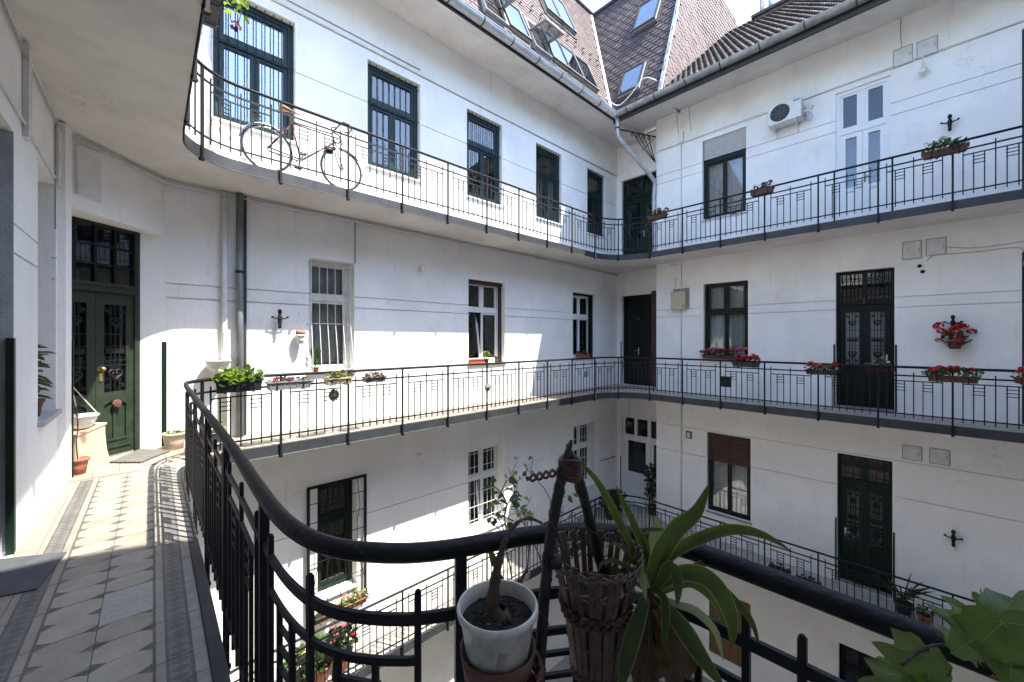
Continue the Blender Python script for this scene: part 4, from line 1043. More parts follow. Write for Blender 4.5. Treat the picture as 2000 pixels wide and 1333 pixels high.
# camera-side upper railing: dark box with a trailing wine red flower
p = at_z(412, 24, S+.72); p = Vector((.36-.0, 4.70, S+.80))
c = at_d(409, 24, 3.78); root = flower_box('dark box hung high on the near upper railing, a wine red flower trailing out', (c.x, c.y, c.z), (TILT, 1, 0), .5, .17, .13, 'black_plastic', 'leaf_bright', 40, .06, [], .05, hook=True)
b = MB(); pts = [at_d(440, 0, 3.78), at_d(470, 12, 3.75), at_d(466, 45, 3.72)]; b.tube(catmull(pts, .02), .004, 5); b.build('stem', 'leaf', root)
link('flower', flower_mesh('petal_wine'), root, at_d(460, 52, 3.72), (1.2, 0, 0), (.045, .045, .04))
b = MB()
for k in range(16): q = at_d(random.uniform(436, 486), random.uniform(0, 40)-6, random.uniform(3.6, 3.8)); leaf_add(b, q, rnd_dir(-1)+Vector((0, 0, -.6)), rnd_dir(), .07, .04, 0)
stuff(b.build('trailing_leaves', ['leaf_bright'], root, True))

# ---------------------------------------------------------------- pots on sills and walls, back wing
p = at_y(587, 672, AW-.11); root = potted('small hanging clay pot in white holder casting a shadow on the wall', (p.x, p.y, p.z), .062, .15, 'white_dirty', 'hanging_pot', 'pot', soil=False)
b = MB(); b.lathe([(.06, .15), (.068, .15), (.072, .21), (.062, .21), (.055, .17)], p, 16); b.disc(p+Vector((0, 0, .19)), .06, m=1); b.build('clay_rim', ['terracotta', 'soil'], root, True)
b = MB()
for a in (-1, 1): b.tube([p+Vector((a*.06, 0, .2)), p+Vector((0, .1, .52))], .002, 4)
b.build('hanging_wire', 'cable_grey', root)
p = at_y(424, 725, AW-.10); root = thing('wall_planter', (p.x, AW, p.z), 'white half round wall planter beside the pipes, behind the black box', 'planter')
b = MB(); b.lathe([(.0, -.02), (.06, 0), (.12, .06), (.15, .15), (.165, .16), (.15, .17), (.13, .15), (.05, .12), (0, .12)], (p.x, AW-.17, p.z-.01), 20); b.build('bowl', 'white_dirty', root, True)
p = at_y(545, 640, AW-.03)
def fitting(label, q, fr_ax, n):
    ax = V3(fr_ax); n = V3(n); b0 = thing('iron_wall_fitting', q, label, 'wall fitting', 'black cross shaped wall fittings')
    f = lambda a, d, z: V3(q)+ax*a+n*d+Vector((0, 0, z))
    b = MB(f); b.lathe([(0, .30), (.02, .30), (.032, .27), (.030, .25), (.018, .23), (.020, .21), (.030, .19), (.034, .15), (.026, .10), (.022, .05), (.026, .03), (.02, 0), (0, 0)], (0, .05, 0), 10); b.build('body', 'iron', b0, True)
    b = MB(f); b.tube([(-.105, .06, .175), (-.09, .06, .165), (-.05, .06, .155), (0, .06, .15), (.05, .06, .155), (.09, .06, .165), (.105, .06, .175)], [.014, .010, .012, .016, .012, .010, .014], 6)
    for e in (-1, 1): b.ball((e*.105, .06, .178), .019, 6)
    b.build('arms', 'iron', b0, True)
    b = MB(f); b.tube([(0, -.02, .1), (0, .06, .1)], .02, 6); b.build('wall_stub', 'iron', b0)
fitting('black iron cross shaped fitting on back wall left of the hanging clay pot', at_y(545, 642, AW-.05), AX, (0, -1, 0))
fitting('black iron cross shaped fitting above the hanging pot of red geraniums', at_x(1861, 648, BW-.05), BX, (-1, 0, 0))
fitting('black iron cross shaped fitting on bare wall right of the lowest green door', at_x(1862, 1066, BW-.05), BX, (-1, 0, 0))
fitting('black iron cross shaped fitting above the largest upper flower box', at_x(1855, 258, BW-.05), BX, (-1, 0, 0))
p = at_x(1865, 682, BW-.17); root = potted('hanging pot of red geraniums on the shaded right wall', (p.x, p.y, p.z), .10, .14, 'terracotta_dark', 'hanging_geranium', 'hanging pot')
foliage(V3(p)+Vector((0, 0, .16)), (.19, .16, .13), 90, .06, root, 'leaf', BX); blooms(V3(p)+Vector((0, 0, .13)), (.21, .17, .30), 11, .055, root, ['petal_red'], BX)
b = MB()
for a in (-.08, .08): b.tube([p+Vector((0, a, .14)), p+Vector((.12, 0, .5))], .003, 4)
b.build('hanging_wire', 'iron', root)
# sill of the grilled window
o = wA['M1']
c = Vector(FA(o[0]+.08, .07, o[2])); root = potted('spiky leaved plant in small pot on the grilled window sill', c, .06, .10, 'terracotta', grp='pots on the back wing sills')
b = MB()
for k in range(16):
    a = random.uniform(0, 6.28); L = random.uniform(.22, .42); e = Vector((math.cos(a)*.30, math.sin(a)*.18, 1)).normalized(); leaf_add(b, c+Vector((0, 0, .09)), e, (math.sin(a), 1, 0), L, .022, 0, .1)
stuff(b.build('foliage', ['leaf'], root))
o = wA['M2']; q = at_y(932, 713, AW-.02)
flower_box('bright orange empty box on sill of the white tilted window', (q.x, AW+.08-.05, o[2]), AX, .42, .13, .105, 'orange_plastic', 'leaf', 0, .02, [], grp='pots on the back wing sills', hook=False)
c = Vector(FA(at_y(947, 700, AW).x+.03, .02, o[2])); root = potted('purple pot with green herb next to the orange sill box', c, .06, .11, 'petal_wine', grp='pots on the back wing sills'); foliage(c+Vector((0, 0, .19)), (.09, .07, .10), 70, .045, root, 'leaf_bright')
c = Vector(FA(at_y(966, 700, AW).x+.05, .0, o[2])); root = potted('tiny orange pot with a small cactus on sill of tilted window', c, .045, .07, 'terracotta', grp='pots on the back wing sills')
b = MB(); b.ball(c+Vector((0, 0, .11)), .045, 8, 0, (1, 1, 1.3)); b.build('cactus', 'leaf', root, True)
o = wA['M3']; c = Vector(FA((o[0]+o[1])/2-.08, .0, o[2])); flower_box('terracotta box with dark red flowers on sill near the corner door', c, AX, .55, .14, .12, 'terracotta', 'leaf_dark', 50, .06, [(5, .035, ['petal_dark'], 0)], .05, grp='pots on the back wing sills', hook=False)
# grilled black window below: boxes in its belly, flowers trailing
c = Vector(FA((gx[0]+gx[1])/2+.22, .15, -3.22)); flower_box('rusty box with trailing herbs in the belly of the black grille', c, AX, .46, .14, .10, 'terracotta', 'leaf_bright', 120, .10, [(3, .02, ['petal_pink'], .02)], .04, grp='boxes in the black window grille', hook=False)
c = Vector(FA((gx[0]+gx[1])/2-.28, .15, -3.22)); flower_box('short box with sparse leaves at left end of the black grille', c, AX, .36, .13, .09, 'terracotta_dark', 'leaf', 50, .06, [], .04, grp='boxes in the black window grille', hook=False)
# lowest back gallery: pots of geraniums standing by the railing
for x, y, r_, h, lab, ms in ((668, 1312, .15, .24, 'clay pot of pink red geraniums on the lowest back gallery', ['petal_red', 'petal_pink']), (628, 1345, .15, .22, 'clay pot of green leaves left of the pink red geraniums', None), (590, 1375, .14, .2, 'pot of yellow flowers furthest left on the lowest gallery', ['petal_yellow'])):
    c = at_y(x, y, AR+.30); c.z = -S+.01
    root = potted(lab, c, r_, h, 'terracotta', grp='pots on the lowest gallery'); foliage(c+Vector((0, 0, h+.18)), (.24, .2, .2), 170, .085, root, 'leaf', zmin=-.1)
    if ms: blooms(c+Vector((0, 0, h+.2)), (.2, .18, .26), 9, .032, root, ms)
# ornaments hung on the railing
for x, y, lab in ((652, 772, 'round grey ornament on the railing under the beige box'), (952, 757, 'oval stone ornament on the railing below the tilted window'), (1144, 731, 'dark oval ornament on the railing near the corner')):
    c = at_y(x, y, AR-.03); root = thing('railing_ornament', c, lab, 'ornament', 'ornaments on the middle railing')
    b = MB(); b.lathe([(0, .04), (.025, .04), (.036, .028), (.06, .025), (.072, .01), (.076, 0), (.072, -.01), (0, -.01)], c, 14, axis=(0, -1, 0))
    for k in range(12): a = k*math.pi/6; b.ball(c+Vector((.07*math.cos(a), -.01, .08*math.sin(a))), .014, 6)
    b.build('rosette_plate', 'stone_ornament', root, True)
    b = MB(); b.lathe([(0, .055), (.022, .052), (.028, .04)], c, 12, axis=(0, -1, 0)); b.build('boss', 'grey_plate' if x == 652 else 'stone_ornament', root, True)
c = at_x(1418, 756, BR-.05); root = thing('letter_box', c, 'small black letter box fixed to the middle railing under the geraniums', 'letter box')
b = MB(); b.box(c.x-.05, c.x+.03, c.y-.11, c.y+.11, c.z, c.z+.22); b.build('body', 'iron', root, bevel=.008)
b = MB(); b.box(c.x-.06, c.x+.04, c.y-.12, c.y+.12, c.z+.222, c.z+.235); b.build('lid', 'iron', root)
# lowest right gallery
for x, y, L, lab in ((1522, 1122, .38, 'dark box with leaves on lowest railing, left of a pair'), (1578, 1146, .42, 'dark box with sparse leaves on lowest railing, right of a pair')):
    c = at_x(x, y, BR+.22); flower_box(lab, (c.x, c.y, c.z), BX, L, .15, .12, 'black_plastic', 'leaf_dark', 40, .06, [], .05, grp='dark boxes on the lowest railing', side=-1)
c = at_x(1765, 1215, 10.55); c.z = -S+.01; root = potted('black pot with palm like leaves beside the lowest green door', c, .14, .22, 'black_plastic', grp='pots on the lowest right gallery')
b = MB()
for k in range(34):
    a = random.uniform(0, 6.28); L = random.uniform(.3, .6); e = Vector((math.cos(a)*.7, math.sin(a)*.7, random.uniform(.5, 1.4))).normalized(); leaf_add(b, c+Vector((0, 0, .25)), e, (0, 0, 1), L, .03, 0, .1)
stuff(b.build('foliage', ['leaf'], root))
c = at_x(1806, 1215, 10.5); c.z = -S+.01; root = potted('small clay pot with white flowers right of the palm pot', c, .10, .16, 'terracotta', grp='pots on the lowest right gallery'); foliage(c+Vector((0, 0, .22)), (.12, .12, .08), 50, .05, root, 'leaf'); blooms(c+Vector((0, 0, .25)), (.12, .12, .1), 4, .03, root, ['petal_white'])
c = Vector((11.2, 5.75, -S)); root = potted('tall dark shrub in a pot at the white corner door', c, .15, .26, 'terracotta_dark', grp='plants at the white corner door'); foliage(c+Vector((0, 0, 1.15)), (.20, .22, .32), 190, .09, root, 'leaf_dark'); foliage(c+Vector((0, 0, .65)), (.18, .2, .25), 140, .08, root, 'leaf', name='foliage')
b = MB(); b.tube([c+Vector((0, 0, .2)), c+Vector((.02, .03, .7)), c+Vector((0, 0, 1.2))], .015, 6); b.build('stem', 'bark', root)
for k, (x, y) in enumerate(((10.2, 6.35), (10.0, 6.45))):
    c = Vector((x, y, -S+.01)); root = potted(('bushy green plant on the lowest gallery near the corner', 'second bushy plant on the lowest gallery, closer to the railing')[k], c, .15, .24, 'terracotta_dark', grp='plants at the white corner door'); foliage(c+Vector((0, 0, .5)), (.3, .3, .3), 170, .1, root, 'leaf_dark' if k else 'leaf')

# ---------------------------------------------------------------- fixtures on the walls
def cover(label, x0, y0, x1, y1, grp):
    s0, s1, z0, z1 = rectB(x0, y0, x1, y1); root = thing('meter_cover', FB((s0+s1)/2, 0, z0), label, 'meter cover', grp)
    b = MB(FB); frame_rect(b, s0, s1, z0, z1, .012, -.005, .010); b.build('frame', 'cable_grey', root)
    b = MB(FB); b.box(s0+.022, s1-.022, -.005, .018, z0+.022, z1-.022); b.build('cover_door', 'white_dirty', root)
    b = MB(FB); b.box(s1-.05, s1-.038, .018, .026, (z0+z1)/2-.03, (z0+z1)/2+.03); b.build('latch', 'cable_grey', root)
for i, (a, lab) in enumerate((((1744, 100, 1783, 122), 'left'), ((1790, 84, 1832, 104), 'right'))):
    cover('%s of two flush meter covers high on the upper right wall' % lab, *a, 'meter covers')
for a, lab in (((1762, 474, 1801, 505), 'left'), ((1808, 468, 1849, 497), 'right')): cover('%s of two flush meter covers above the hanging geraniums' % lab, *a, 'meter covers')
for a, lab in (((1762, 868, 1801, 902), 'left'), ((1815, 874, 1856, 911), 'right')): cover('%s of two flush meter covers right of the lowest green door' % lab, *a, 'meter covers')
s0, s1, z0, z1 = rectB(1314, 572, 1338, 605); root = thing('junction_box', FB(s0, 0, z0), 'cream metal junction box on grey plate beside the corner', 'junction box')
b = MB(FB); b.box(s0+.02, s1+.12, .002, .03, z0+.02, z1+.09); b.build('back_plate', 'grey_plate', root)
b = MB(FB); b.box(s0, s1+.06, .03, .14, z0, z1); b.build('body', 'cream_metal', root, bevel=.01)
b = MB(FB); b.tube([(s1+.01, .14, z0+.09), (s1+.01, .16, z0+.09)], .02, 6); b.build('lock', 'iron', root)
s0, s1, z0, z1 = rectB(1311, 543, 1320, 560); b = MB(FB); b.box(s0, s1, 0, .06, z0, z1); tag(b.build('switch_box', 'white_paint', bevel=.008), 'small white box on the wall above the cream junction box', 'box')
s0, s1, z0, z1 = rectB(1327, 262, 1336, 278); b = MB(FB); b.box(s0, s1, 0, .06, z0, z1); tag(b.build('switch_box', 'white_paint', bevel=.008), 'small white box on the upper right wall with wires hanging above', 'box')
s0, s1, z0, z1 = rectB(1341, 842, 1351, 857); root = thing('switch_box', FB(s0, 0, z0), 'small dark rimmed box on the lowest wall left of the brown shutter', 'box')
b = MB(FB); frame_rect(b, s0, s1, z0, z1, .02, 0, .05); b.build('rim', 'iron', root); b = MB(FB); b.box(s0+.02, s1-.02, 0, .04, z0+.02, z1-.02); b.build('lid', 'white_dirty', root)
for x, y, lab in ((1796, 520, 'upper'), (1802, 531, 'lower')):
    q = at_x(x, y, BW); b = MB(); b.lathe([(0, .02), (.024, .02), (.032, .01), (.034, 0)], q, 12, axis=(-1, 0, 0)); tag(b.build('wall_vent', 'iron', None, True), '%s of two small round black vents under the meter covers' % lab, 'vent')
# conduits, cables and pipes
def line(label, pts, r, m, name='cable', cat='cable', n=6):
    b = MB(); b.tube(pts, r, n); return tag(b.build(name, m, None, True), label, cat)
q = -at_x(1331, 600, BW).y
line('white conduit rising on the upper right wall to a small box', [FB(q, .02, S), FB(q, .02, at_x(1331, 278, BW).z)], .016, 'white_dirty', 'conduit', 'conduit')
line('white conduit running down the middle right wall by the corner', [FB(q-.3, .02, 3.54), FB(q, .02, 3.54), FB(q, .02, 0)], .016, 'white_dirty', 'conduit', 'conduit')
line('white conduit down the lowest right wall by the corner', [FB(q, .02, -.2), FB(q, .02, -S)], .022, 'white_dirty', 'conduit', 'conduit')
for x, y0, y1, lab in ((1326, 210, 262, 'thin black wire dangling into the upper small white box'), (1350, 192, 255, 'second thin wire, nearer the shuttered window')):
    a = at_x(x-3, y0, BW-.01); c = at_x(x, y1, BW-.01); line(lab, catmull([a, (a+c)/2+Vector((0, .03, 0)), c], .1), .006, 'cable_grey')
a = at_x(1760, 22, BW-.01); c = at_x(1763, 105, BW-.01); line('thin wire hanging into the left upper meter cover', catmull([a, (a+c)/2+Vector((0, .02, 0)), c], .1), .006, 'cable_grey')
line('thin cable strung along the upper right wall over door and window', [FB(-BEND+.1, .015, 6.885)]+[FB(s_, .015, 6.885+random.uniform(-.012, .012)) for s_ in (-4, -3, -2, -1, 0, 1, 3)], .009, 'white_dirty')
line('thin cable drooping along the middle right wall from the meter covers', catmull([at_x(1850, 483, BW-.01), at_x(1900, 485, BW-.01), at_x(1960, 478, BW-.01), at_x(2010, 470, BW-.01)], .1), .006, 'cable_grey')
line('second thin cable along the middle right wall to the picture edge', catmull([at_x(1810, 510, BW-.01), at_x(1820, 500, BW-.01), at_x(1900, 493, BW-.01), at_x(1995, 485, BW-.01), at_x(1998, 520, BW-.01)], .1), .006, 'cable_grey')
line('thick grey cable along top of the upper back wall', [FA(x_, .02, 6.80+random.uniform(-.008, .008)) for x_ in (.4, 2, 4, 6, 8, 10, 11.5)], .014, 'white_dirty')
line('thin grey cable above the thick one on upper back wall', [FA(x_, .015, 6.90+random.uniform(-.01, .01)) for x_ in (.4, 2, 3, 4.2)], .008, 'cable_grey')
zc = 3.56
line('white conduit under the upper gallery along the back wall', [(P1.x+.02, P1.y, zc), (P2.x+.02, P2.y-.05, zc), FA(1.4, .03, zc), FA(4, .03, zc), FA(8, .03, zc), FA(DW, .03, zc)], .02, 'white_dirty', 'conduit', 'conduit')
x_ = at_y(693, 480, AW).x; line('thin vertical conduit from the ceiling to the white grilled window', [FA(x_, .015, zc), FA(x_, .015, 2.82)], .012, 'cable_grey', 'conduit', 'conduit')
x_ = at_y(438, 600, AW-.06).x; line('slim white drain pipe on back wall left of the grey downpipe', [FA(x_, .06, zc), FA(x_, .06, 0)], .038, 'white_dirty', 'drain_pipe', 'pipe', 12)
x_ = at_y(468, 600, AW-.08).x; root = thing('downpipe', FA(x_, .08, 0), 'thick grey blue downpipe on the middle back wall', 'pipe')
b = MB(); b.tube([FA(x_, .09, 3.6), FA(x_, .09, .02)], .046, 16); b.build('pipe', 'pipe_grey', root, True)
b = MB()
for z in (2.45, .9): b.lathe([(.053, -.02), (.053, .02)], FA(x_, .09, z), 14)
b.build('pipe_clamp', 'iron', root)
b = MB(); b.beam(FA(x_+.08, .03, 3.6), FA(x_+.08, .03, .02), .035, .03); b.build('side_strip', 'tar', root)
x_ = at_y(405, 200, AW-.07).x; line('white drain pipe left of the first upper window', [FA(x_, .07, S), FA(x_, .07, 7.6)], .05, 'white_dirty', 'drain_pipe', 'pipe', 12)
pp = [at_y(418, 240, AW-.15), at_y(445, 265, AW-.2), at_y(470, 285, AW-.25), at_y(475, 315, AW-.25)]
line('short bent beige drain pipe behind the bicycle', catmull(pp, .06), .05, 'white_dirty', 'drain_pipe', 'pipe', 10)
# corner downpipe and wrought bracket under the eaves
g0 = Vector((9.72, 6.02, EZ)); g1 = at_d(1205, 268, 11.0); e1 = Vector((BW-.05, BEND+.02, at_x(1278, 362, BW).z))
root = thing('downpipe', g1, 'zinc downpipe slanting from the eaves corner to the right wall', 'pipe')
b = MB(); b.tube(catmull([g0+Vector((0, 0, .0)), g0+Vector((.01, 0, -.42)), g0+Vector((.05, -.0, -.52)), e1+Vector((-.05, 0, .1)), e1, e1+Vector((0, .03, -.3)), Vector((BW+.08, BEND+.1, S))], .2), .055, 12); b.build('pipe', 'zinc', root, True)
b = MB(); b.lathe([(.063, -.02), (.063, .02)], g0+Vector((0, 0, -.3)), 12); b.build('pipe_clamp', 'iron', root)
root = thing('wrought_bracket', g0, 'black wrought iron scroll bracket holding the corner downpipe', 'bracket')
t0 = g0+Vector((.05, -.02, -.32)); t1 = Vector((BW-.01, BEND+.02, at_x(1281, 268, BW).z)); low = Vector((BW-.01, BEND+.02, at_x(1281, 318, BW).z))
b = MB(); b.beam(t0, t1, .022, .03); b.build('top_bar', 'iron', root)
b = MB()
for k in (.35, .5, .65, .8):
    p = t0.lerp(t1, k); b.tube(catmull([p, p.lerp(low, .5)+Vector((0, 0, -.05)), low], .1), .011, 5)
    dv = (t1-t0).normalized(); b.tube([p+dv*(.08*(1-i/14)*math.cos(.5*i))+Vector((0, 0, -.09+.07*(1-i/16)*math.sin(.5*i))) for i in range(12)], .010, 5)
b.tube([t0.lerp(t1, 1), t0.lerp(low, .62)], .010, 5); b.build('scrolls', 'iron', root)
# roof cable in the corner
b = MB(); b.tube(catmull([RA(9.3, .15, .25), RA(9.75, .2, .15), RD(-5.6, .2, .2), RD(-5.25, .25, .55), RD(-4.9, .15, .35)], .1), .013, 6); tag(b.build('roof_cable', 'white_paint', None, True), 'white cable looping across the roof corner above the gutters', 'cable')
# lamps
def bulb_lamp(label, q, n, m='lamp_glass', r=.06):
    q = V3(q); n = V3(n); root = thing('wall_lamp', q, label, 'lamp', 'wall lamps')
    b = MB(); b.lathe([(.0, .03), (.03, .03), (.045, .0)], q, 12, axis=n); b.tube([q, q+n*.08], .012, 6); b.build('base', 'white_dirty', root, True)
    b = MB(); b.ball(q+n*.12, r, 12); b.build('globe', m, root, True)
bulb_lamp('round white lamp on the middle back wall between the windows', at_y(820, 525, AW), (0, -1, 0))
bulb_lamp('small white lamp low on the lowest back wall', at_y(817, 888, AW), (0, -1, 0), r=.045)
q = at_x(1803, 118, BW-.12); root = thing('wall_lamp', q, 'bare white bulb hanging from a short arm on upper right wall', 'lamp', 'wall lamps')
b = MB(); b.tube([q+Vector((.12, 0, .1)), q+Vector((0, 0, .1)), q+Vector((0, 0, -.08))], .009, 6); b.tube([q+Vector((0, 0, -.04)), q+Vector((0, 0, -.13))], .022, 8); b.build('arm', 'white_dirty', root)
b = MB(); b.ball(q+Vector((0, 0, -.2)), .065, 12); b.build('bulb', 'lamp_glass', root, True)
q = at_x(1229, 826, 10.9); root = thing('pendant_lantern', q, 'small black lantern hanging in front of the white corner door', 'lantern')
b = MB(); b.tube([(q.x, q.y, -.13), (q.x, q.y, q.z+.12)], .006, 5); b.build('chain', 'iron', root)
b = MB(); b.lathe([(0, .14), (.05, .1), (.11, .07), (.115, .06), (.02, .06)], q, 10)
for k in range(6): a = k*math.pi/3; b.tube([q+Vector((.08*math.cos(a), .08*math.sin(a), .06)), q+Vector((.06*math.cos(a), .06*math.sin(a), -.12))], .006, 4)
b.lathe([(0, -.12), (.07, -.12), (.06, -.14), (0, -.16)], q, 10); b.build('cage', 'iron', root)
b = MB(); b.lathe([(.07, .06), (.055, -.12)], q, 10); b.build('lantern_glass', 'glass_dim', root, True)
# air conditioner
s0, s1, z0, z1 = rectB(1508, 205, 1566, 240); z1 = z0+.45; s1 = s0+.64
root = thing('air_conditioner', FB(s0, .15, z0), 'white outdoor air conditioner with dark round fan on upper right wall', 'air conditioner')
b = MB(FB); b.box(s0, s1, .08, .36, z0, z1); b.build('casing', 'ac_white', root, bevel=.015)
cs, cz = s0+.235, (z0+z1)/2
b = MB(FB); b.lathe([(0, 0), (.17, 0), (.175, .012), (.185, .012), (.19, 0)], (cs, .362, cz), 28, axis=(0, 1, 0)); b.build('fan_opening', 'dark_grille', root)
b = MB(FB)
for k in range(1, 8): r_ = k*.0235; b.tube([(cs+r_*math.cos(a*math.pi/12), .378, cz+r_*math.sin(a*math.pi/12)) for a in range(24)], .0022, 4, closed=True)
for k in range(4): a = k*math.pi/4; b.tube([(cs+.17*math.cos(a), .38, cz+.17*math.sin(a)), (cs-.17*math.cos(a), .38, cz-.17*math.sin(a))], .003, 4)
b.build('fan_guard', 'grey_plastic', root)
b = MB(FB); b.box(s0+.49, s0+.61, .361, .364, z1-.09, z1-.04); b.build('badge', 'grey_plate', root)
for s_ in (s0+.1, s1-.12):
    b = MB(FB); b.beam((s_, 0, z0-.02), (s_, .38, z0-.02), .03, .03); b.beam((s_, .01, z0-.02), (s_, .01, z0-.2), .03, .02); b.tube([(s_, .35, z0-.02), (s_, .34, z0-.07)], .015, 6); b.build('bracket', 'white_dirty', root)
b = MB(FB); b.tube(catmull([(s1, .25, z0+.12), (s1+.13, .25, z0+.1), (s1+.17, .2, z0+.0), (s1+.1, .1, z0-.04), (s1+.05, .03, z0+.05), (s1+.15, .02, z0+.3)], .04), .02, 8); b.build('hose', 'white_dirty', root, True)
b = MB(FB); b.box(s1, s1+.05, .14, .26, z0+.05, z0+.22); b.build('valve_cover', 'cable_grey', root)
# small handrail near white door of the lowest gallery, cover plates on the near wall
a = at_y(1176, 900, AW-.07); c = at_y(1201, 892, AW-.07); line('short dark grab bar on the lowest back wall by the corner', [a+Vector((0, .07, 0)), a, c, c+Vector((0, .07, 0))], .012, 'iron', 'grab_bar', 'grab bar')
b = MB(FC); b.box(-5.98, -5.78, 0, .03, 2.95, 3.5); tag(b.build('cover_plate', 'white_dirty', bevel=.006), 'tall pale cover plate high on the near left wall', 'cover plate')
d_ = (P2-P1).normalized(); nn = Vector((d_.y, -d_.x, 0)); b = MB(lambda s_, n_, z_: tuple(P1+d_*s_+nn*n_+Vector((0, 0, z_)))); b.box(.03, .30, 0, .03, 2.98, 3.5); tag(b.build('cover_plate', 'white_dirty', bevel=.006), 'pale cover plate on the angled wall over the green double door', 'cover plate')
b = MB(FC); b.box(-4.62, -4.52, 0, .035, 2.92, 3.6); tag(b.build('cable_trunking', 'white_dirty', bevel=.004), 'short vertical cable trunking high on the near left wall by the doorway', 'trunking')
line('thin vertical cable on near left wall beside the niche', [FC(-5.74, .012, 3.5), FC(-5.74, .012, 2.9), FC(-5.73, .012, 2.5)], .007, 'cable_grey')
line('cable along the top of the near left wall', [FC(-6.1, .02, 3.52), FC(-4.5, .02, 3.5), FC(-3, .02, 3.53)], .009, 'cable_grey')
line('lower cable along the near left wall above the doorway', [FC(-5.7, .015, 2.98), FC(-5, .015, 3.0), FC(-4, .015, 3.02), FC(-3, .015, 3.0)], .010, 'white_dirty')
b = MB(FC); b.box(-4.31, -4.29, -.2, -.15, 1.42, 1.5)
q = Vector(FC(-4.285, -.2, 1.46)); b = MB(); b.box(q.x-.025, q.x+.025, q.y-.02, q.y-.0, q.z-.03, q.z+.04); tag(b.build('bell_button', 'white_paint', bevel=.004), 'white bell button in the grey doorway reveal', 'button')

# ---------------------------------------------------------------- bicycle on the upper gallery
YB = AR+.13
c1 = at_y(527, 285, YB); c2 = at_y(652, 298, YB); zf = S+.005; rw = .318
xr = c1.x-.03; xf = xr+1.0
bike = thing('bicycle', (xr+.5, YB, zf), 'old red road bicycle leaning behind the upper railing', 'bicycle')
def BK(a, d, z): return (xr+a, YB+d, zf+z)
def circ(cx, cz, r, n=36): return [(cx+r*math.cos(2*math.pi*i/n), 0, cz+r*math.sin(2*math.pi*i/n)) for i in range(n)]
for cx in (0, 1.0):
    b = MB(BK); b.tube(circ(cx, rw, rw-.014), .014, 8, closed=True); tw = b.build('wheel', 'rubber', bike, True)
    b = MB(BK); b.tube(circ(cx, rw, rw-.032), .009, 6, closed=True); b.build('rim', 'chrome', tw, True)
    b = MB(BK)
    for i in range(18): a = i*math.pi/9; b.tube([(cx, .02*(1 if i % 2 else -1), rw), (cx+(rw-.035)*math.cos(a), 0, rw+(rw-.035)*math.sin(a))], .0014, 3)
    b.tube([(cx, -.05, rw), (cx, .05, rw)], .018, 8); b.build('spokes', 'chrome', tw)
bbk = (.42, 0, .28); st = (.30, 0, .80); hd = (.86, 0, .82); hb = (.89, 0, .70)
b = MB(BK); b.tube([bbk, st], .012, 8); b.tube([st, hd], .011, 8); b.tube([bbk, hb], .0125, 8); b.tube([hd, hb], .015, 8)
for e in (-1, 1): b.tube([(0, e*.06, rw), (.30, e*.02, .76)], .009, 6); b.tube([(0, e*.06, rw), (.42, e*.03, .28)], .010, 6)
b.build('frame', 'bike_red', bike, True)
b = MB(BK)
for e in (-1, 1): b.tube([(.895, e*.03, .69), (.92, e*.05, .55), (.96, e*.05, .42), (1.0, e*.05, rw)], .011, 6)
b.build('fork', 'chrome', bike, True)
b = MB(BK); b.tube([st, (.275, 0, .92)], .012, 8); b.build('seat_post', 'chrome', bike, True)
b = MB(BK); b.tube([(.14, 0, .94), (.19, 0, .95), (.28, 0, .945), (.36, 0, .94), (.42, 0, .935)], [.05, .07, .045, .022, .014], 10, flat=.45); b.build('saddle', 'leather', bike, True)
b = MB(BK); b.tube([hd, (.85, 0, .92), (.93, 0, .94)], .011, 6)
for e in (-1, 1): b.tube([(.93, 0, .94), (.93, e*.12, .95), (.95, e*.20, .95), (1.03, e*.21, .94), (1.07, e*.21, .88), (1.03, e*.21, .81), (.96, e*.21, .81)], .012, 6); b.tube([(1.05, e*.21, .92), (1.09, e*.21, .84), (1.06, e*.21, .77)], .008, 5)
b.build('handlebar', 'rubber', bike, True)
b = MB(BK); b.tube([(bbk[0]+.09*math.cos(i*math.pi/10), -.05, bbk[2]+.09*math.sin(i*math.pi/10)) for i in range(20)], .006, 5, closed=True)
for i in range(5): a = i*2*math.pi/5; b.tube([(bbk[0], -.05, bbk[2]), (bbk[0]+.09*math.cos(a), -.05, bbk[2]+.09*math.sin(a))], .006, 4)
b.tube([(.42, -.06, .28), (.36, -.06, .13)], .009, 6); b.tube([(.42, .06, .28), (.48, .06, .43)], .009, 6); b.build('crank', 'chrome', bike)
for x_, e, z_ in ((.36, -1, .13), (.48, 1, .43)):
    b = MB(BK); b.box(x_-.045, x_+.045, e*.11-.04, e*.11+.04, z_-.012, z_+.012); b.build('pedal', 'rubber', bike)
b = MB(BK); b.tube([(.0, -.05, rw+.04), (.42, -.05, .37)], .004, 4); b.tube([(.0, -.05, rw-.04), (.42, -.05, .19)], .004, 4); b.build('chain', 'iron', bike)
b = MB(BK); b.tube([(.43*1+(-.43)+.0+rw*1.04*math.cos(a), 0, rw+rw*1.04*math.sin(a)) for a in [R(x_) for x_ in range(50, 175, 12)]], .012, 5); b.tube([(1.0+rw*1.04*math.cos(a), 0, rw+rw*1.04*math.sin(a)) for a in [R(x_) for x_ in range(40, 150, 12)]], .012, 5); b.build('mudguards', 'chrome', bike, True)
b = MB(BK); b.lathe([(0, .06), (.045, .05), (.05, 0), (.02, -.04)], (.80, 0, .55), 10, axis=(1, 0, 0)); b.build('bottle', 'black_plastic', bike, True)

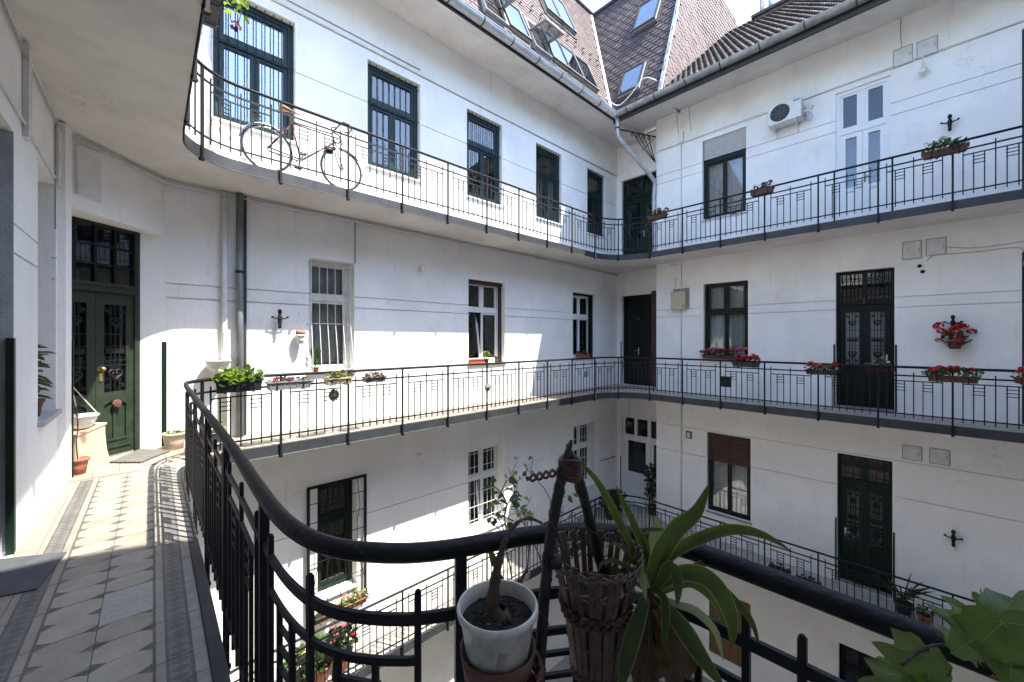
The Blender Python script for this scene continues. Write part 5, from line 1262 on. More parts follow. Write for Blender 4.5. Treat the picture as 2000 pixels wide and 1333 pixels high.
# ---------------------------------------------------------------- tiled floor of the near gallery: each tile a child of the floor
FL = floors[0.]
TW, TL, TZ = .207, .172, .008
def tile_mesh(name, w, l, cu, cv, m0, md):
    b = MB(); g = .0015; a, c = w/2-g, l/2-g
    top = [(-a+cu, -c), (a-cu, -c), (a, -c+cv), (a, c-cv), (a-cu, c), (-a+cu, c), (-a, c-cv), (-a, -c+cv)]
    b.add([(x, y, TZ) for x, y in top], [tuple(range(8))], 0)
    for sx in (-1, 1):
        for sy in (-1, 1):
            b.add([(sx*a, sy*c, TZ), (sx*(a-cu), sy*c, TZ), (sx*a, sy*(c-cv), TZ)], [(0, 1, 2)], 1)
    b.add([(x, y, z) for z in (-.006, TZ) for x, y in ((-a, -c), (a, -c), (a, c), (-a, c))], [(i, (i+1) % 4, 4+(i+1) % 4, 4+i) for i in range(4)], 0)
    return b.mesh(name, [m0, md])
MT = [tile_mesh('floor_tile', TW, TL, .052, .032, m, d) for m, d in (('tile_cream', 'tile_dark'), ('tile_buff', 'tile_dark'), ('tile_speck', 'tile_speck'), ('tile_buff', 'tile_mid'))]
def border_mesh(name, bands, l):
    """bands: list of (width, material index or 'rhomb')"""
    b = MB(); u = 0; g = .0015; tot = sum(w for w, _ in bands); c = l/2-g
    for w, k in bands:
        if k == 'rhomb':
            b.quad((u, -c, TZ-.0005), (u+w, -c, TZ-.0005), (u+w, c, TZ-.0005), (u, c, TZ-.0005), 1)
            n = 3
            for i in range(n):
                y0 = -c+2*c*i/n; y1 = -c+2*c*(i+1)/n; ym = (y0+y1)/2; e = .002
                b.add([(u+e, ym, TZ), (u+w/2, y0+e, TZ), (u+w-e, ym, TZ), (u+w/2, y1-e, TZ)], [(0, 1, 2, 3)], 2)
        else: b.quad((u, -c, TZ), (u+w, -c, TZ), (u+w, c, TZ), (u, c, TZ), k)
        u += w
    b.add([(x, y, z) for z in (-.006, TZ) for x, y in ((0, -c), (tot, -c), (tot, c), (0, c))], [(i, (i+1) % 4, 4+(i+1) % 4, 4+i) for i in range(4)], 0)
    return b.mesh(name, ['tile_buff', 'tile_mid', 'tile_dark', 'tile_stone'])
MBR = border_mesh('border_tile', [(.010, 2), (.032, 0), (.012, 2), (.072, 'rhomb'), (.012, 2)], TL)
MBL = border_mesh('border_tile', [(.03, 0), (.012, 2), (.072, 'rhomb'), (.012, 2), (.035, 0), (.010, 2)], TL)
ROT = -math.atan(TILT)
def lay(name, me, u, v, dz=0, rz=0, sx=1):
    x, y, _ = uv(u, v)
    return link(name, me, FL, (x, y, dz+random.uniform(-.0012, .0008)), (random.uniform(-.004, .004), random.uniform(-.004, .004), ROT+rz+random.uniform(-.004, .004)), (sx, 1, 1))
v = .9; rowi = 0
UC = -.21
bmk = {}
def plain(name, w, l, m):
    k = (name, round(w, 3), round(l, 3), m)
    if k not in bmk: b = MB(); b.box(-w/2+.0015, w/2-.0015, -l/2+.0015, l/2-.0015, -.006, TZ); bmk[k] = b.mesh(name, m)
    return bmk[k]
while v < 6.02:
    for e in (-1, 1):
        r_ = random.random(); me = MT[0] if r_ < .62 else MT[1] if r_ < .9 else MT[3]
        if e == 1 and (2.85 < v < 3.15): me = MT[2]
        lay('floor_tile', me, UC+e*TW/2, v)
    if v > 1.25:
        lay('border_tile', MBR, UC+TW, v); lay('edge_stone', plain('edge_stone', .048, TL, 'tile_stone'), UC+TW+.138+.024, v)
    lay('border_tile', MBL, UC-TW-.171, v)
    if rowi % 1 == 0: lay('wall_tile', plain('wall_tile', .115, TL, 'tile_buff'), UC-TW-.171-.0585, v)
    v += TL; rowi += 1
# plain tiles in front of the green door and round the corner
yy = 6.02+.03
while yy < 7.1:
    xx = -.62
    while xx < 1.6:
        ok = yy > 6.22 or xx < .18
        if xx < -.45 and yy > 6.3: ok = False
        if ok: link('floor_tile', plain('floor_tile', .198, .198, random.choice(['tile_cream', 'tile_buff', 'tile_cream'])), FL, (xx, yy+.08, random.uniform(-.001, .001)), (0, 0, ROT))
        xx += .2
    yy += .2
# square paving slabs along the other middle galleries, with open joints
for k in range(48):
    for j in range(4):
        x_ = 1.72+k*.2; y_ = 6.34+j*.205
        if x_ < DW-.1: link('paving_slab', plain('paving_slab', .197, .2, 'tile_cream' if (k+j) % 3 else 'tile_buff'), FL, (x_, y_, random.uniform(-.001, .001)), (0, 0, 0))

# ---------------------------------------------------------------- things standing on the near gallery
q = at_z(150, 935, 0); root = thing('clay_pot', (q.x, q.y, 0), 'clay flowerpot with a bare stem against the near pilaster', 'pot')
q = at_z(152, 926, 0.01); b = MB(); pot_mesh(b, q, .085, .17, rim=.02); b.build('pot', 'terracotta', root, True)
b = MB(); b.disc(q+Vector((0, 0, .14)), .075); b.build('soil', 'soil', root)
b = MB(); b.tube(catmull([q+Vector((0, 0, .13)), q+Vector((-.01, -.01, .35)), q+Vector((0, 0, .5)), q+Vector((-.01, 0, .72))], .05), [.008]*99 and .007, 6); b.build('stem', 'wicker_red', root)
# curved beige stool with a white hanging bowl
a0 = at_z(158, 923, 0); a1 = at_z(213, 904, 0)
dx = (a1-a0).normalized(); dn = Vector((-dx.y, dx.x, 0)); Lw = (a1-a0).length
root = thing('beige_stand', a0, 'curved beige plant stand in front of the green double door', 'stand')
f = lambda s_, d_, z_: tuple(a0+dx*s_+dn*d_+Vector((0, 0, z_)))
b = MB(f); prof = [(-.06, 0), (Lw+.02, 0), (Lw-.03, .18), (Lw-.05, .36), (Lw-.05, .46), (-.06, .40)]
b.prism([(s_, 0, z_) for s_, z_ in prof], (0, .05, 0)); b.build('front_panel', 'carton', root)
b = MB(f); b.add([(-.06, -.01, .403), (Lw-.04, -.01, .463), (Lw-.04, .26, .463), (-.06, .26, .403), (-.06, -.01, .423), (Lw-.04, -.01, .483), (Lw-.04, .26, .483), (-.06, .26, .423)], [(0, 1, 2, 3), (4, 5, 6, 7), (0, 1, 5, 4), (1, 2, 6, 5), (2, 3, 7, 6), (3, 0, 4, 7)]); b.build('top_board', 'carton', root)
b = MB(f); b.prism([(s_, .2, z_) for s_, z_ in prof], (0, .04, 0)); b.build('back_panel', 'carton', root)
c = V3(f(Lw*.35, .10, .455)); root = thing('hanging_bowl', c, 'white hanging flower bowl with cords set down on the beige stand', 'bowl')
b = MB(); b.lathe([(0, 0), (.06, .0), (.10, .04), (.125, .10), (.13, .13), (.145, .135), (.145, .15), (.12, .15), (.09, .06), (0, .04)], c, 22); b.build('bowl', 'white_paint', root, True)
b = MB(); tp = c+Vector((-.09, -.02, .52))
for k in range(3): a = k*2.1+.4; b.tube(catmull([c+Vector((.135*math.cos(a), .135*math.sin(a), .145)), (c+tp)/2+Vector((.05*math.cos(a), .05*math.sin(a), .1)), tp], .05), .006, 5)
b.tube([tp+Vector((0, 0, 0)), tp+Vector((.0, 0, .05)), tp+Vector((.02, 0, .06)), tp+Vector((.03, 0, .03))], .006, 5); b.build('hanging_cords', 'string', root)
q = at_z(341, 878, 0); root = potted('beige ceramic pot with low green plant beside the green double door', (q.x, q.y, .003), .125, .22, 'beige_pot'); foliage(q+Vector((0, 0, .215)), (.10, .10, .02), 70, .03, root, 'leaf_bright')
q = at_z(405, 868, .0); root = potted('dark pot with green plant behind the railing corner', (q.x+.05, q.y, .003), .11, .16, 'black_plastic'); foliage(q+Vector((.05, 0, .22)), (.13, .13, .08), 70, .05, root, 'leaf_bright')
# doormat: woven strips
m0, m1, m2, m3 = at_z(213, 905, .012), at_z(275, 905, .012), at_z(332, 882, .012), at_z(275, 879, .012)
root = thing('doormat', (m0+m2)/2, 'dark ribbed rubber doormat before the green double door', 'doormat')
b = MB(); b.prism([m0, m1, m2, m3], (0, 0, .01)); b.build('backing', 'mat_rubber', root)
for k in range(14):
    t = (k+.5)/14; b = MB(); b.beam(m0.lerp(m3, t)+Vector((0, 0, .014)), m1.lerp(m2, t)+Vector((0, 0, .014)), .012, .010); b.build('rib', 'grey_plate', root)
for k in range(7):
    t = (k+.5)/7; b = MB(); b.beam(m0.lerp(m1, t)+Vector((0, 0, .013)), m3.lerp(m2, t)+Vector((0, 0, .013)), .012, .008); b.build('cross_rib', 'mat_rubber', root)
g = [at_z(-60, 1100, .01), at_z(131, 1080, .01), at_z(72, 1152, .01), at_z(-60, 1180, .01)]
b = MB(); vs = [p+Vector((0, 0, dz)) for dz in (0, .008) for p in g]
b.add(vs, [(3, 2, 1, 0), (4, 5, 6, 7), (0, 1, 5, 4), (1, 2, 6, 5), (2, 3, 7, 6), (3, 0, 4, 7)]); tag(b.build('floor_mat', 'mat_grey', bevel=.003), 'flat grey mat on the floor at the near left doorway', 'mat')
# plant in the niche
c = Vector(FC(-5.42, -.10, .775)); root = potted('leafy plant in a clay pot on the near wall niche sill', c, .085, .15, 'terracotta_dark')
b = MB()
b.tube([c+Vector((0, 0, .12)), c+Vector((.01, 0, .45))], .006, 5)
for k in range(48):
    z_ = .18+.42*(k/48); a = k*2.4; e = Vector((math.cos(a), math.sin(a), .1+random.uniform(-.5, .5))); leaf_add(b, c+Vector((0, 0, z_)), e, (0, 0, 1), random.uniform(.12, .18), .075, 0)
stuff(b.build('foliage', ['leaf'], root, True))

# ---------------------------------------------------------------- foreground: plant stand, pots, strap-leaved plant, creeper
def P(x, y, D): return at_d(x, y, D)
def taper(n, a, b_): return [a+(b_-a)*i/(n-1) for i in range(n)]
# A-frame stand of dark sticks with wicker binding
ap = P(1113, 872, .80)
stand = thing('plant_stand', P(1110, 1400, .8), 'dark stick plant stand with wicker bindings rising above the handrail', 'plant stand')
legs = [[P(1116, 860, .795), P(1095, 940, .79), P(1072, 1080, .775), P(1060, 1210, .765), P(1052, 1345, .755), P(1046, 1500, .75), Vector((.52, .50, .02))],
        [P(1108, 868, .81), P(1128, 930, .825), P(1150, 1010, .85), P(1168, 1080, .87), P(1190, 1200, .89), P(1205, 1420, .9), Vector((.74, .56, .02))]]
for lg in legs:
    pts = catmull(lg, .012); b = MB(); n = len(pts); b.tube([p+Vector((random.uniform(-1, 1), random.uniform(-1, 1), 0))*.0007 for p in pts], [.003+.0078*min(1, i/5)*(1+.06*math.sin(i*.9)) for i in range(n)], 9); b.build('leg', 'stick', stand, True)
    b = MB(); sp = Path(pts); tot = sp.L; k = 0; ring = []
    for i in range(200):
        d = .05+i*tot*.9/200; p, t = sp.at(d); x = t.cross(Vector((0, 0, 1))).normalized(); y = x.cross(t); a = i*.42
        ring.append(p+(x*math.cos(a)+y*math.sin(a))*.0114)
    b.tube(ring, .0016, 4); b.build('wicker_wrap', 'wicker_red', stand, True)
b = MB()
for k in range(9): a = k*.7; b.tube([ap+Vector((.021*math.cos(t), .021*math.sin(t), -.026-k*.0045+.003*math.sin(2*t+k))) for t in [i*math.pi/6 for i in range(12)]], .0036, 5, closed=True)
b.build('binding', 'wicker_red', stand, True)
for ph in (0, 3.14):
    b = MB(); pts = []
    for i in range(26):
        t = i/25; p = P(1096, 921, .79).lerp(P(1028, 936, .76), t); env = 1 if t < .95 else .3
        pts.append(p+Vector((0, 0, 1))*.0065*env*math.sin(ph+t*17)+Vector((.6, .8, 0))*.006*env*math.cos(ph+t*17))
    b.tube(pts, .0028, 5); b.build('wicker_braid', 'wicker_red', stand, True)
pk = P(1068, 1098, .765); b = MB(); b.ball(pk+Vector((.012, -.012, 0)), .014, 8); b.build('knot', 'stick', stand, True)
b = MB(); pp = P(985, 1352, .70)
for k in range(5): b.tube([pp+Vector((.066*math.cos(t), .066*math.sin(t), -.004+.012*k+.004*math.sin(6*t+k*2))) for t in [i*math.pi/12 for i in range(24)]], .0045, 5, closed=True)
b.tube([pp+Vector((.0, 0, .02)), P(1050, 1330, .755)], .008, 6)
for k in range(16): a = k*math.pi/8; b.tube([pp+Vector((.07*math.cos(a), .07*math.sin(a), -.05)), pp+Vector((.062*math.cos(a), .062*math.sin(a), .05))], .003, 4)
b.build('wicker_shelf', 'wicker_red', stand, True)

# white pot with saucer and bent stem
pc = P(972, 1178, .70); base = pc+Vector((0, 0, -.103))
root = thing('white_pot', base, 'dirty white plastic pot with a bent bare stem in the foreground', 'potted plant')
b = MB(); b.lathe([(0, 0), (.050, 0), (.052, .004), (.0655, .088), (.0700, .089), (.0715, .097), (.0695, .103), (.066, .102), (.0635, .08), (.060, .06)], base, 44); b.build('pot', 'pot_white', root, True)
b = MB(); vd = (Vector((0, 0, 0))-Vector((base.x, base.y, 0))).normalized(); va = math.atan2(vd.y, vd.x); vs = []
for i in range(6):
    a = va-.05+.05*i
    for z_ in (.018, .062): rr = .0502+.0001+(.0655-.052)*(z_-.004)/.084+.0022; vs.append(base+Vector((rr*math.cos(a+(z_-.04)*3), rr*math.sin(a+(z_-.04)*3), z_)))
b.add(vs, [(2*i, 2*i+2, 2*i+3, 2*i+1) for i in range(5)]); b.build('faded_sticker', 'tile_stone', root)
b = MB(); n = 30; vs = [base+Vector((0, 0, .083))]; fs = []
for rr in (.02, .042, .0635):
    for i in range(n): a = 2*math.pi*i/n; vs.append(base+Vector((rr*math.cos(a), rr*math.sin(a), .080+(random.uniform(-.004, .005) if rr < .06 else -.004))))
fs = [(0, 1+i, 1+(i+1) % n) for i in range(n)]+[(1+k*n+i, 1+(k+1)*n+i, 1+(k+1)*n+(i+1) % n, 1+k*n+(i+1) % n) for k in range(2) for i in range(n)]
b.add(vs, fs); b.build('soil', 'soil', root)
b = MB()
for k in range(70):
    a = random.uniform(0, 6.28); rr = random.uniform(.0, .058); s_ = random.uniform(.0015, .005); b.ball(base+Vector((rr*math.cos(a), rr*math.sin(a), .083)), s_, 5, random.choice([0, 0, 1]), (1.3, .8, .7))
stuff(b.build('soil_crumbs', ['soil', 'bark'], root))
b = MB(); b.lathe([(0, -.012), (.055, -.012), (.060, -.006), (.066, .03), (.0635, .03), (.056, .0), (0, -.004)], base, 40); b.build('saucer', 'terracotta_dark', root, True)
stem = catmull([base+Vector((.0, 0, .075)), P(962, 1190, .70), P(968, 1130, .705), P(978, 1085, .71), P(990, 1050, .72), P(1010, 1022, .73), P(1034, 1013, .735), P(1058, 1022, .74)], .006)
b = MB(); n = len(stem); b.tube(stem, [max(.0024, .0125*(1-i/n)**1.6+.0022+.0008*math.sin(i*1.3)) for i in range(n)], 9); b.build('stem', 'bark', root, True)
b = MB(); b.lathe([(.022, -.004), (.016, .004), (.011, .012)], base+Vector((.002, -.002, .082)), 9); b.build('stem_base', 'bark', root, True)
for x, y in ((962, 1082), (972, 1093), (952, 1080)):
    b = MB(); c = P(x, y, .71); leaf_add(b, c, rnd_dir(-1)+Vector((0, 0, -.7)), rnd_dir(), .024, .016, 0, lobes=False); b.build('leaf', 'leaf', root, True)
br = catmull([P(992, 1048, .72), P(985, 1010, .74), P(990, 985, .75), P(978, 962, .76)], .01)
b = MB(); b.tube(br, .0016, 5)
for q0, q1 in (((985, 1010), (968, 1005)), ((990, 985), (1010, 968)), ((978, 962), (965, 950)), ((978, 962), (990, 938)), ((985, 1010), (1003, 1018))): b.tube([P(*q0, .745), P(*q1, .75)], .0012, 4)
b.build('twigs', 'twig_grey', root)
b = MB()
for x, y in ((965, 948), (990, 936), (1012, 968), (967, 1004), (1004, 1020), (975, 980), (982, 965), (1000, 990), (970, 1022)):
    for _ in range(2): leaf_add(b, P(x+random.uniform(-4, 4), y+random.uniform(-4, 4), .75), rnd_dir(-1), rnd_dir(), random.uniform(.014, .026), .014, 0)
stuff(b.build('small_leaves', ['leaf'], root, True))

# wicker basket of split slats
bc = P(1163, 1080, .82); zt_ = bc.z; bx_, by_ = bc.x, bc.y
bk = thing('wicker_basket', (bx_, by_, zt_-.25), 'tall brown slatted wicker basket planter on the foreground stand', 'basket')
def rb(z):   # radius of the basket at a height below the rim
    t = (zt_-z)
    return .088-.26*t if t < .105 else .0607-.12*(t-.105)
nsl = 26
for k in range(nsl):
    a = 2*math.pi*k/nsl; e = Vector((math.cos(a), math.sin(a), 0)); tn = Vector((-math.sin(a), math.cos(a), 0)); b = MB()
    top = .012+random.uniform(-.006, .006); lean = random.uniform(-.003, .003)
    z0_, z1_ = zt_-.24, zt_+top
    def sp(z, d, o): return (bx_+e.x*(rb(min(z, zt_))+o)+tn.x*(d+lean*(z-z0_)*10), by_+e.y*(rb(min(z, zt_))+o)+tn.y*(d+lean*(z-z0_)*10), z)
    w = .0058
    for za, zb in ((zt_-.245, zt_-.106), (zt_-.104, z1_)):
        vs = [sp(z, d, o) for z in (za, zb) for d, o in ((-w, 0), (w, 0), (w, .004), (-w, .004))]
        b.add(vs, [(0, 3, 2, 1), (4, 5, 6, 7), (0, 1, 5, 4), (1, 2, 6, 5), (2, 3, 7, 6), (3, 0, 4, 7)])
    b.build('slat', 'wicker', bk, bevel=.0015)
def weave(z, r_off, rr, amp, m, ph, name='weave_strand', wav=.0):
    b = MB(); n = nsl*4; b.tube([(bx_+math.cos(2*math.pi*i/n)*(rb(z)+r_off+amp*math.sin(math.pi*i/2+ph)), by_+math.sin(2*math.pi*i/n)*(rb(z)+r_off+amp*math.sin(math.pi*i/2+ph)), z+wav*math.sin(i*math.pi/2+ph)) for i in range(n)], rr, 5, closed=True); b.build(name, m, bk, True)
for k in range(3): weave(zt_-.003-k*.005, .002, .0024, .0045, 'twig_grey', k*math.pi, wav=.006)
for k in range(4): weave(zt_-.096-k*.0065, .006, .0038, .005, 'wicker_red', k*math.pi*.7, wav=.004)
for k in range(3): weave(zt_-.225-k*.005, .002, .0024, .004, 'wicker', k*math.pi, wav=.003)
weave(zt_-.045, .002, .0018, .004, 'twig_grey', .5); weave(zt_-.165, .002, .0018, .004, 'twig_grey', .5)
b = MB(); b.lathe([(.040, 0), (.049, .11), (.056, .16), (.052, .16), (.05, .14)], (bx_, by_, zt_-.23), 28); b.disc((bx_, by_, zt_-  .078), .054, n=24, m=1); b.build('inner_pot', ['terracotta_dark', 'soil'], bk, True)
b = MB(); b.disc((bx_, by_, zt_-.243), .05, n=20); b.build('basket_base', 'wicker', bk)

# strap-leaved plant
def strap(pts, w, root, m='leaf_strap', name='leaf', twist=0, fold=.22, wave=0, edge=True, facing=None):
    Q = catmull([P(*p) for p in pts], .008); n = len(Q); b = MB(); vs = []; cam_ = Vector((0, 0, EYE))
    for i, p in enumerate(Q):
        t = i/(n-1); d = (Q[min(i+1, n-1)]-Q[max(i-1, 0)]).normalized(); v_ = (cam_-p).normalized()
        if facing: v_ = (v_+V3(facing)).normalized()
        x = d.cross(v_).normalized(); nn_ = x.cross(d)
        x = (x*math.cos(twist)+nn_*math.sin(twist)).normalized(); nn_ = x.cross(d)
        ww = w*(.42+.58*min(1, t/.35)) if t < .35 else w*(1-((t-.35)/.65)**2.2)
        ww = max(ww, .0006); f_ = fold*ww*(1-.5*t); wv = wave*math.sin(i*.55)*ww
        vs += [p-x*ww*.5+nn_*(f_+wv), p-x*ww*.44+nn_*(f_*.85+wv*.8), p-x*ww*.22+nn_*f_*.3, p, p+x*ww*.22+nn_*f_*.3, p+x*ww*.44+nn_*(f_*.85-wv*.8), p+x*ww*.5+nn_*(f_-wv)]
    fs = []
    for i in range(n-1):
        for j in range(6): fs.append((i*7+j, i*7+j+1, (i+1)*7+j+1, (i+1)*7+j))
    b.add(vs, fs); b.m = [(1 if (k % 6 in (0, 5) and edge) else 0) for k in range(len(fs))]
    o = b.build(name, [m, 'leaf_edge'], root, True); uvl = o.data.uv_layers.new(name='UVMap')
    for lp in o.data.loops: uvl.data[lp.index].uv = ((lp.vertex_index % 7)/6, (lp.vertex_index//7)/(n-1))
    return o
cp = P(1272, 1150, .84)
sp_ = thing('strap_leaf_plant', P(1275, 1330, .84), 'large green strap leaved plant with pale leaf edges arching over the handrail', 'potted plant')
G = [([(1268, 1140, .83), (1285, 1090, .82), (1320, 1035, .80), (1360, 1000, .79), (1385, 945, .79)], .056),
     ([(1275, 1145, .83), (1310, 1085, .81), (1370, 1050, .79), (1430, 1034, .78), (1490, 1045, .78), (1545, 1076, .79)], .036),
     ([(1262, 1135, .84), (1240, 1080, .84), (1205, 1010, .84), (1170, 945, .82), (1135, 905, .80), (1112, 882, .79)], .026),
     ([(1266, 1135, .85), (1258, 1080, .86), (1235, 1015, .87), (1215, 975, .87), (1203, 948, .87)], .026),
     ([(1275, 1140, .88), (1278, 1080, .90), (1282, 1030, .92), (1292, 1012, .92)], .05, 'leaf_pale'),
     ([(1280, 1150, .83), (1325, 1120, .81), (1375, 1125, .79), (1410, 1160, .77), (1430, 1215, .77), (1428, 1268, .78)], .054),
     ([(1285, 1150, .84), (1340, 1115, .84), (1395, 1140, .83), (1440, 1180, .82), (1470, 1220, .82), (1485, 1275, .82)], .030),
     ([(1280, 1165, .82), (1310, 1195, .79), (1340, 1235, .77), (1375, 1290, .75), (1415, 1345, .74)], .052),
     ([(1262, 1165, .80), (1248, 1200, .77), (1232, 1250, .76), (1218, 1310, .75), (1212, 1360, .75)], .052),
     ([(1280, 1150, .80), (1305, 1110, .78), (1320, 1115, .76), (1325, 1150, .75), (1322, 1185, .75)], .040),
     ([(1265, 1150, .80), (1245, 1110, .78), (1255, 1130, .76), (1262, 1175, .75)], .036, 'leaf_pale'),
     ([(1262, 1150, .82), (1230, 1110, .80), (1190, 1095, .78), (1170, 1110, .77), (1168, 1150, .77)], .014),
     ([(1275, 1140, .84), (1300, 1095, .85), (1320, 1075, .86), (1345, 1080, .86)], .03),
     ([(1255, 1150, .84), (1225, 1125, .86), (1195, 1115, .88), (1160, 1135, .9)], .02),
     ([(1285, 1160, .86), (1350, 1140, .88), (1400, 1180, .9), (1420, 1250, .9)], .035),
     ([(1268, 1150, .86), (1300, 1070, .88), (1335, 1030, .9), (1350, 1000, .9)], .03),
     ([(1270, 1150, .80), (1295, 1165, .78), (1300, 1210, .77), (1296, 1262, .77)], .026),
     ([(1275, 1150, .86), (1330, 1135, .87), (1365, 1105, .88), (1405, 1100, .88), (1445, 1125, .88)], .026),
     ([(1258, 1160, .82), (1225, 1180, .80), (1205, 1215, .79), (1196, 1265, .79)], .020),
     ([(1280, 1160, .80), (1320, 1180, .78), (1360, 1195, .77), (1398, 1235, .77), (1412, 1290, .77)], .024, 'leaf_pale'),
     ([(1262, 1140, .83), (1235, 1095, .82), (1215, 1070, .81), (1196, 1062, .80), (1180, 1072, .80)], .014),
     ([(1270, 1140, .84), (1262, 1060, .86), (1250, 1040, .87), (1290, 1035, .86), (1320, 1040, .86)], .02)]
for g in G: strap(g[0], g[1]*.66, sp_, g[2] if len(g) > 2 else 'leaf_strap', twist=random.uniform(-.45, .45), wave=.05)
for pts, w in (([(1270, 1190, .83), (1268, 1230, .82), (1262, 1290, .82), (1255, 1360, .82)], .05), ([(1280, 1190, .82), (1300, 1220, .80), (1312, 1280, .80), (1308, 1350, .80)], .05), ([(1285, 1185, .83), (1325, 1215, .82), (1340, 1270, .82), (1345, 1330, .83)], .038), ([(1262, 1200, .84), (1245, 1250, .85), (1240, 1340, .85)], .04), ([(1275, 1185, .84), (1290, 1240, .84), (1285, 1330, .84)], .045)):
    strap(pts, w, sp_, 'leaf_dry', 'dry_leaf', twist=random.uniform(-.8, .8), fold=.5, wave=.35, edge=False)
b = MB(); b.tube(catmull([P(1290, 1450, .86), P(1278, 1330, .85), P(1272, 1200, .84), P(1270, 1140, .84)], .03), .009, 8); b.build('stem', 'bark', sp_, True)
b = MB(); pc2 = P(1290, 1400, .86); pot_mesh(b, pc2+Vector((0, 0, -.16)), .09, .16); b.build('pot', 'terracotta_dark', sp_, True)
b = MB()
for k, (a, c) in enumerate((((1265, 1180), (1255, 1335)), ((1285, 1130), (1245, 1110)))):
    b.tube(catmull([P(*a, .80), P((a[0]+c[0])/2+6, (a[1]+c[1])/2, .79), P(*c, .78)], .02), .003, 5)
b.build('tendril', 'leaf', sp_)

# leggy branches with small leaves just outside the rail
lg = thing('leggy_shrub', P(1020, 1250, 1.25), 'thin twiggy shrub with sparse small leaves behind the handrail', 'shrub')
bt = MB(); lf = MB(); rg = random.Random(11)
def grow(p, d, L, r_, lev):
    pts = [p]; q = p.copy(); dd = d.copy()
    for i in range(5): dd = (dd+Vector((rg.uniform(-1, 1), rg.uniform(-1, 1), rg.uniform(-.6, .9)))*.28).normalized(); q = q+dd*L/5; pts.append(q.copy())
    bt.tube(pts, taper(6, r_, r_*.6), 5)
    if lev > 0:
        for k in (2, 3, 4, 5):
            if rg.random() < .72: grow(pts[k], (dd+Vector((rg.uniform(-1, 1), rg.uniform(-1, 1), rg.uniform(-.3, .7)))*.9).normalized(), L*.55, r_*.6, lev-1)
    else:
        for k in (3, 5):
            if rg.random() < .8:
                e = Vector((rg.uniform(-1, 1), rg.uniform(-1, 1), rg.uniform(-.8, .4))); leaf_add(lf, pts[k], e, (rg.uniform(-1, 1), rg.uniform(-1, 1), 1), rg.uniform(.014, .03), .018, rg.choice([0, 0, 1]))
for x, y in ((1000, 1130), (1030, 1120), (1060, 1110), (1090, 1100)):
    p = P(x, y, 1.15+rg.uniform(0, .15)); grow(p, Vector((rg.uniform(-.4, .3), rg.uniform(-.3, .3), 1)).normalized(), .20, .0026, 2)
bt.build('branches', 'twig_grey', lg, True); stuff(lf.build('leaves', ['leaf', 'leaf_bright'], lg, True))
hp = P(985, 1235, 1.13)
b = MB(); pot_mesh(b, hp+Vector((0, 0, -.08)), .075, .14); b.build('pot', 'terracotta_dark', lg, True)
b = MB(); b.disc(hp+Vector((0, 0, .035)), .068); b.build('soil', 'soil', lg)
b = MB(); b.tube(catmull([hp+Vector((0, 0, .03)), P(1010, 1150, 1.14), P(1030, 1110, 1.16)], .03), .005, 6); b.build('main_stem', 'bark', lg, True)
b = MB(); b.tube([hp+Vector((.076*math.cos(a), .076*math.sin(a), .045)) for a in [i*math.pi/8 for i in range(16)]], .004, 5, closed=True); rp = PATH.p[PATH.near((hp.x, hp.y, 0))]; b.tube([hp+Vector((-.05, -.055, .045)), (rp.x, rp.y, .83), (rp.x-.02, rp.y-.03, .84)], .004, 5); b.build('hanging_hook', 'iron', lg)

# creeper with lobed leaves at the lower right
def lobed(c, d, n, L, root, curl=.38):
    d = V3(d).normalized(); n = V3(n); x = d.cross(n).normalized(); n = x.cross(d).normalized(); c = V3(c); b = MB()
    prof = [(0, .02), (12, .40), (24, .47), (40, .52), (52, .66), (62, .86), (70, .72), (80, .60), (92, .58), (104, .64), (118, .80), (128, .66), (140, .46), (156, .36), (172, .22)]
    # measured from the stalk end; tip at 90 degrees of the mirrored half
    half = [(.00, .00), (.10, -.07), (.20, -.10), (.32, -.06), (.38, .03), (.46, .10), (.52, .16), (.45, .22), (.36, .30), (.33, .36), (.40, .44), (.47, .54), (.50, .64), (.40, .64), (.30, .62), (.22, .66), (.19, .74), (.12, .88), (.0, 1.0)]
    def pt(a, t, k=1.):
        bend = -curl*(a*a*1.2+(t-.4)**2*.9)*L+.03*L*math.sin(a*19+t*7); return c+x*a*L+d*t*L+n*bend
    for sgn in (-1, 1):
        mid = [(0, t) for _, t in [(0, max(0, h[1])) for h in half]]
        inner = [(h[0]*.5*sgn, (h[1]+max(0, h[1]))/2) for h in half]; outer = [(h[0]*sgn, h[1]) for h in half]; k = len(half)
        vs = [pt(*q) for q in mid]+[pt(*q) for q in inner]+[pt(*q) for q in outer]
        b.add(vs, [(r_*k+i, r_*k+i+1, (r_+1)*k+i+1, (r_+1)*k+i) for r_ in (0, 1) for i in range(k-1)], 0)
    o = b.build('leaf', random.choice(['leaf_ivy', 'leaf_ivy', 'leaf_ivy2']), root, True)
    b = MB(); e = n*.0012*(L/.1)
    b.tube([pt(0, .02)+e, pt(0, .5)+e, pt(0, .95)+e], [L*.010, L*.006, L*.002], 4)
    for sgn in (-1, 1):
        b.tube([pt(0, .05)+e, pt(.25*sgn, .30)+e, pt(.46*sgn, .60)+e], [L*.008, L*.005, L*.002], 4); b.tube([pt(0, .04)+e, pt(.25*sgn, .06)+e, pt(.46*sgn, .14)+e], [L*.006, L*.004, L*.002], 4)
        for t in (.35, .5, .65): b.tube([pt(0, t)+e, pt(.14*sgn, t+.10)+e], [L*.004, L*.0015], 4)
    b.build('leaf_vein', 'vein', o, True); return o
cr = thing('creeper', P(1960, 1420, .55), 'light green creeper with big lobed leaves over the handrail at lower right', 'climbing plant')
CAMF = Vector((CY, SY, 0)); CR_ = Vector((SY, -CY, 0)); UPV = Vector((0, 0, 1))
def scr(dx_, dy_): return CR_*dx_-UPV*dy_     # a direction seen as (right, down)
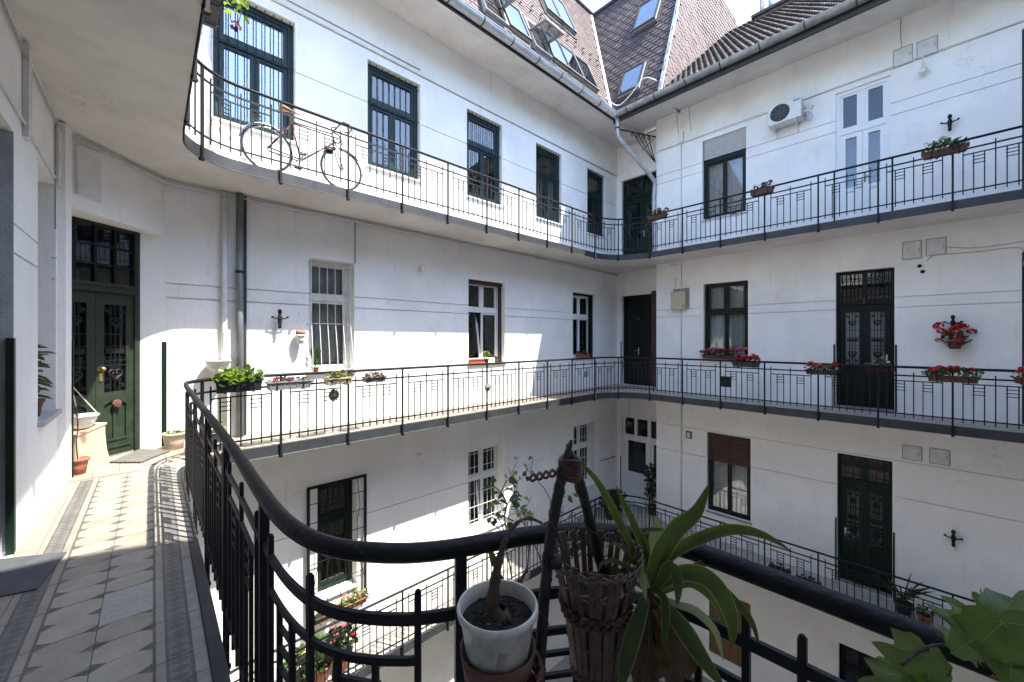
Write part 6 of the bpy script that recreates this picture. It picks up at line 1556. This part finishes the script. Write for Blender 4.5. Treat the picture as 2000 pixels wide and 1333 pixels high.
for x, y, D, dx_, dy_, L, tl, tr in ((1962, 1200, .47, .1, 1, .098, .5, -.15), (1935, 1208, .50, -1, .12, .098, .9, .1), (1950, 1192, .51, .9, -.1, .09, .9, 0), (1815, 1265, .50, -.75, .65, .078, .7, .2), (1822, 1262, .52, .35, .9, .05, .9, -.3), (1990, 1270, .49, .2, 1, .09, .6, 0), (1885, 1240, .53, -.9, -.25, .06, 1.2, 0), (1760, 1300, .50, -.6, .8, .07, .6, 0), (1925, 1190, .55, -.4, -.7, .05, .8, 0), (1830, 1310, .5, -.2, 1, .08, .5, .4)):
    n = (-CAMF*.75+UPV*tl+CR_*(tr+random.uniform(-.35, .35)))
    lobed(P(x, y+14, D), scr(dx_, dy_)+CAMF*random.uniform(-.45, .25), n, L*.86, cr, random.uniform(.25, .7))
b = MB()
for pts in ([(1985, 1300, .53), (1975, 1250, .52), (1962, 1200, .50)], [(1985, 1300, .53), (1900, 1270, .53), (1818, 1262, .51), (1760, 1300, .50)], [(1985, 1340, .53), (1905, 1285, .52)]):
    b.tube(catmull([P(*p) for p in pts], .015), .0022, 6)
cb = Vector((.72, -.12, 0)); b.tube(catmull([cb+Vector((0, 0, .2)), cb+Vector((.06, .02, .6)), P(1985, 1340, .53), P(1985, 1300, .53)], .03), .003, 6)
b.build('stem', 'bark', cr, True)
b = MB(); pot_mesh(b, cb+Vector((0, 0, .004)), .13, .24); b.build('pot', 'terracotta', cr, True)
b = MB(); b.disc(cb+Vector((0, 0, .2)), .115); b.build('soil', 'soil', cr)
# stool under the strap-leaved plant
sx_, sy_ = pc2.x, pc2.y; sz_ = pc2.z-.16
st_ = thing('wooden_stool', (sx_, sy_, 0), 'brown wooden stool under the strap leaved plant', 'stool')
b = MB(); b.lathe([(0, -.03), (.10, -.03), (.105, -.015), (.10, 0), (0, 0)], (sx_, sy_, sz_-.001), 20); b.build('seat', 'brown_wood', st_, True)
for a in range(4):
    e = Vector((math.cos(a*math.pi/2+.8), math.sin(a*math.pi/2+.8), 0)); b = MB(); b.tube([Vector((sx_, sy_, sz_-.03))+e*.06, Vector((sx_, sy_, .008))+e*.08], .012, 8); b.build('leg', 'brown_wood', st_, True)
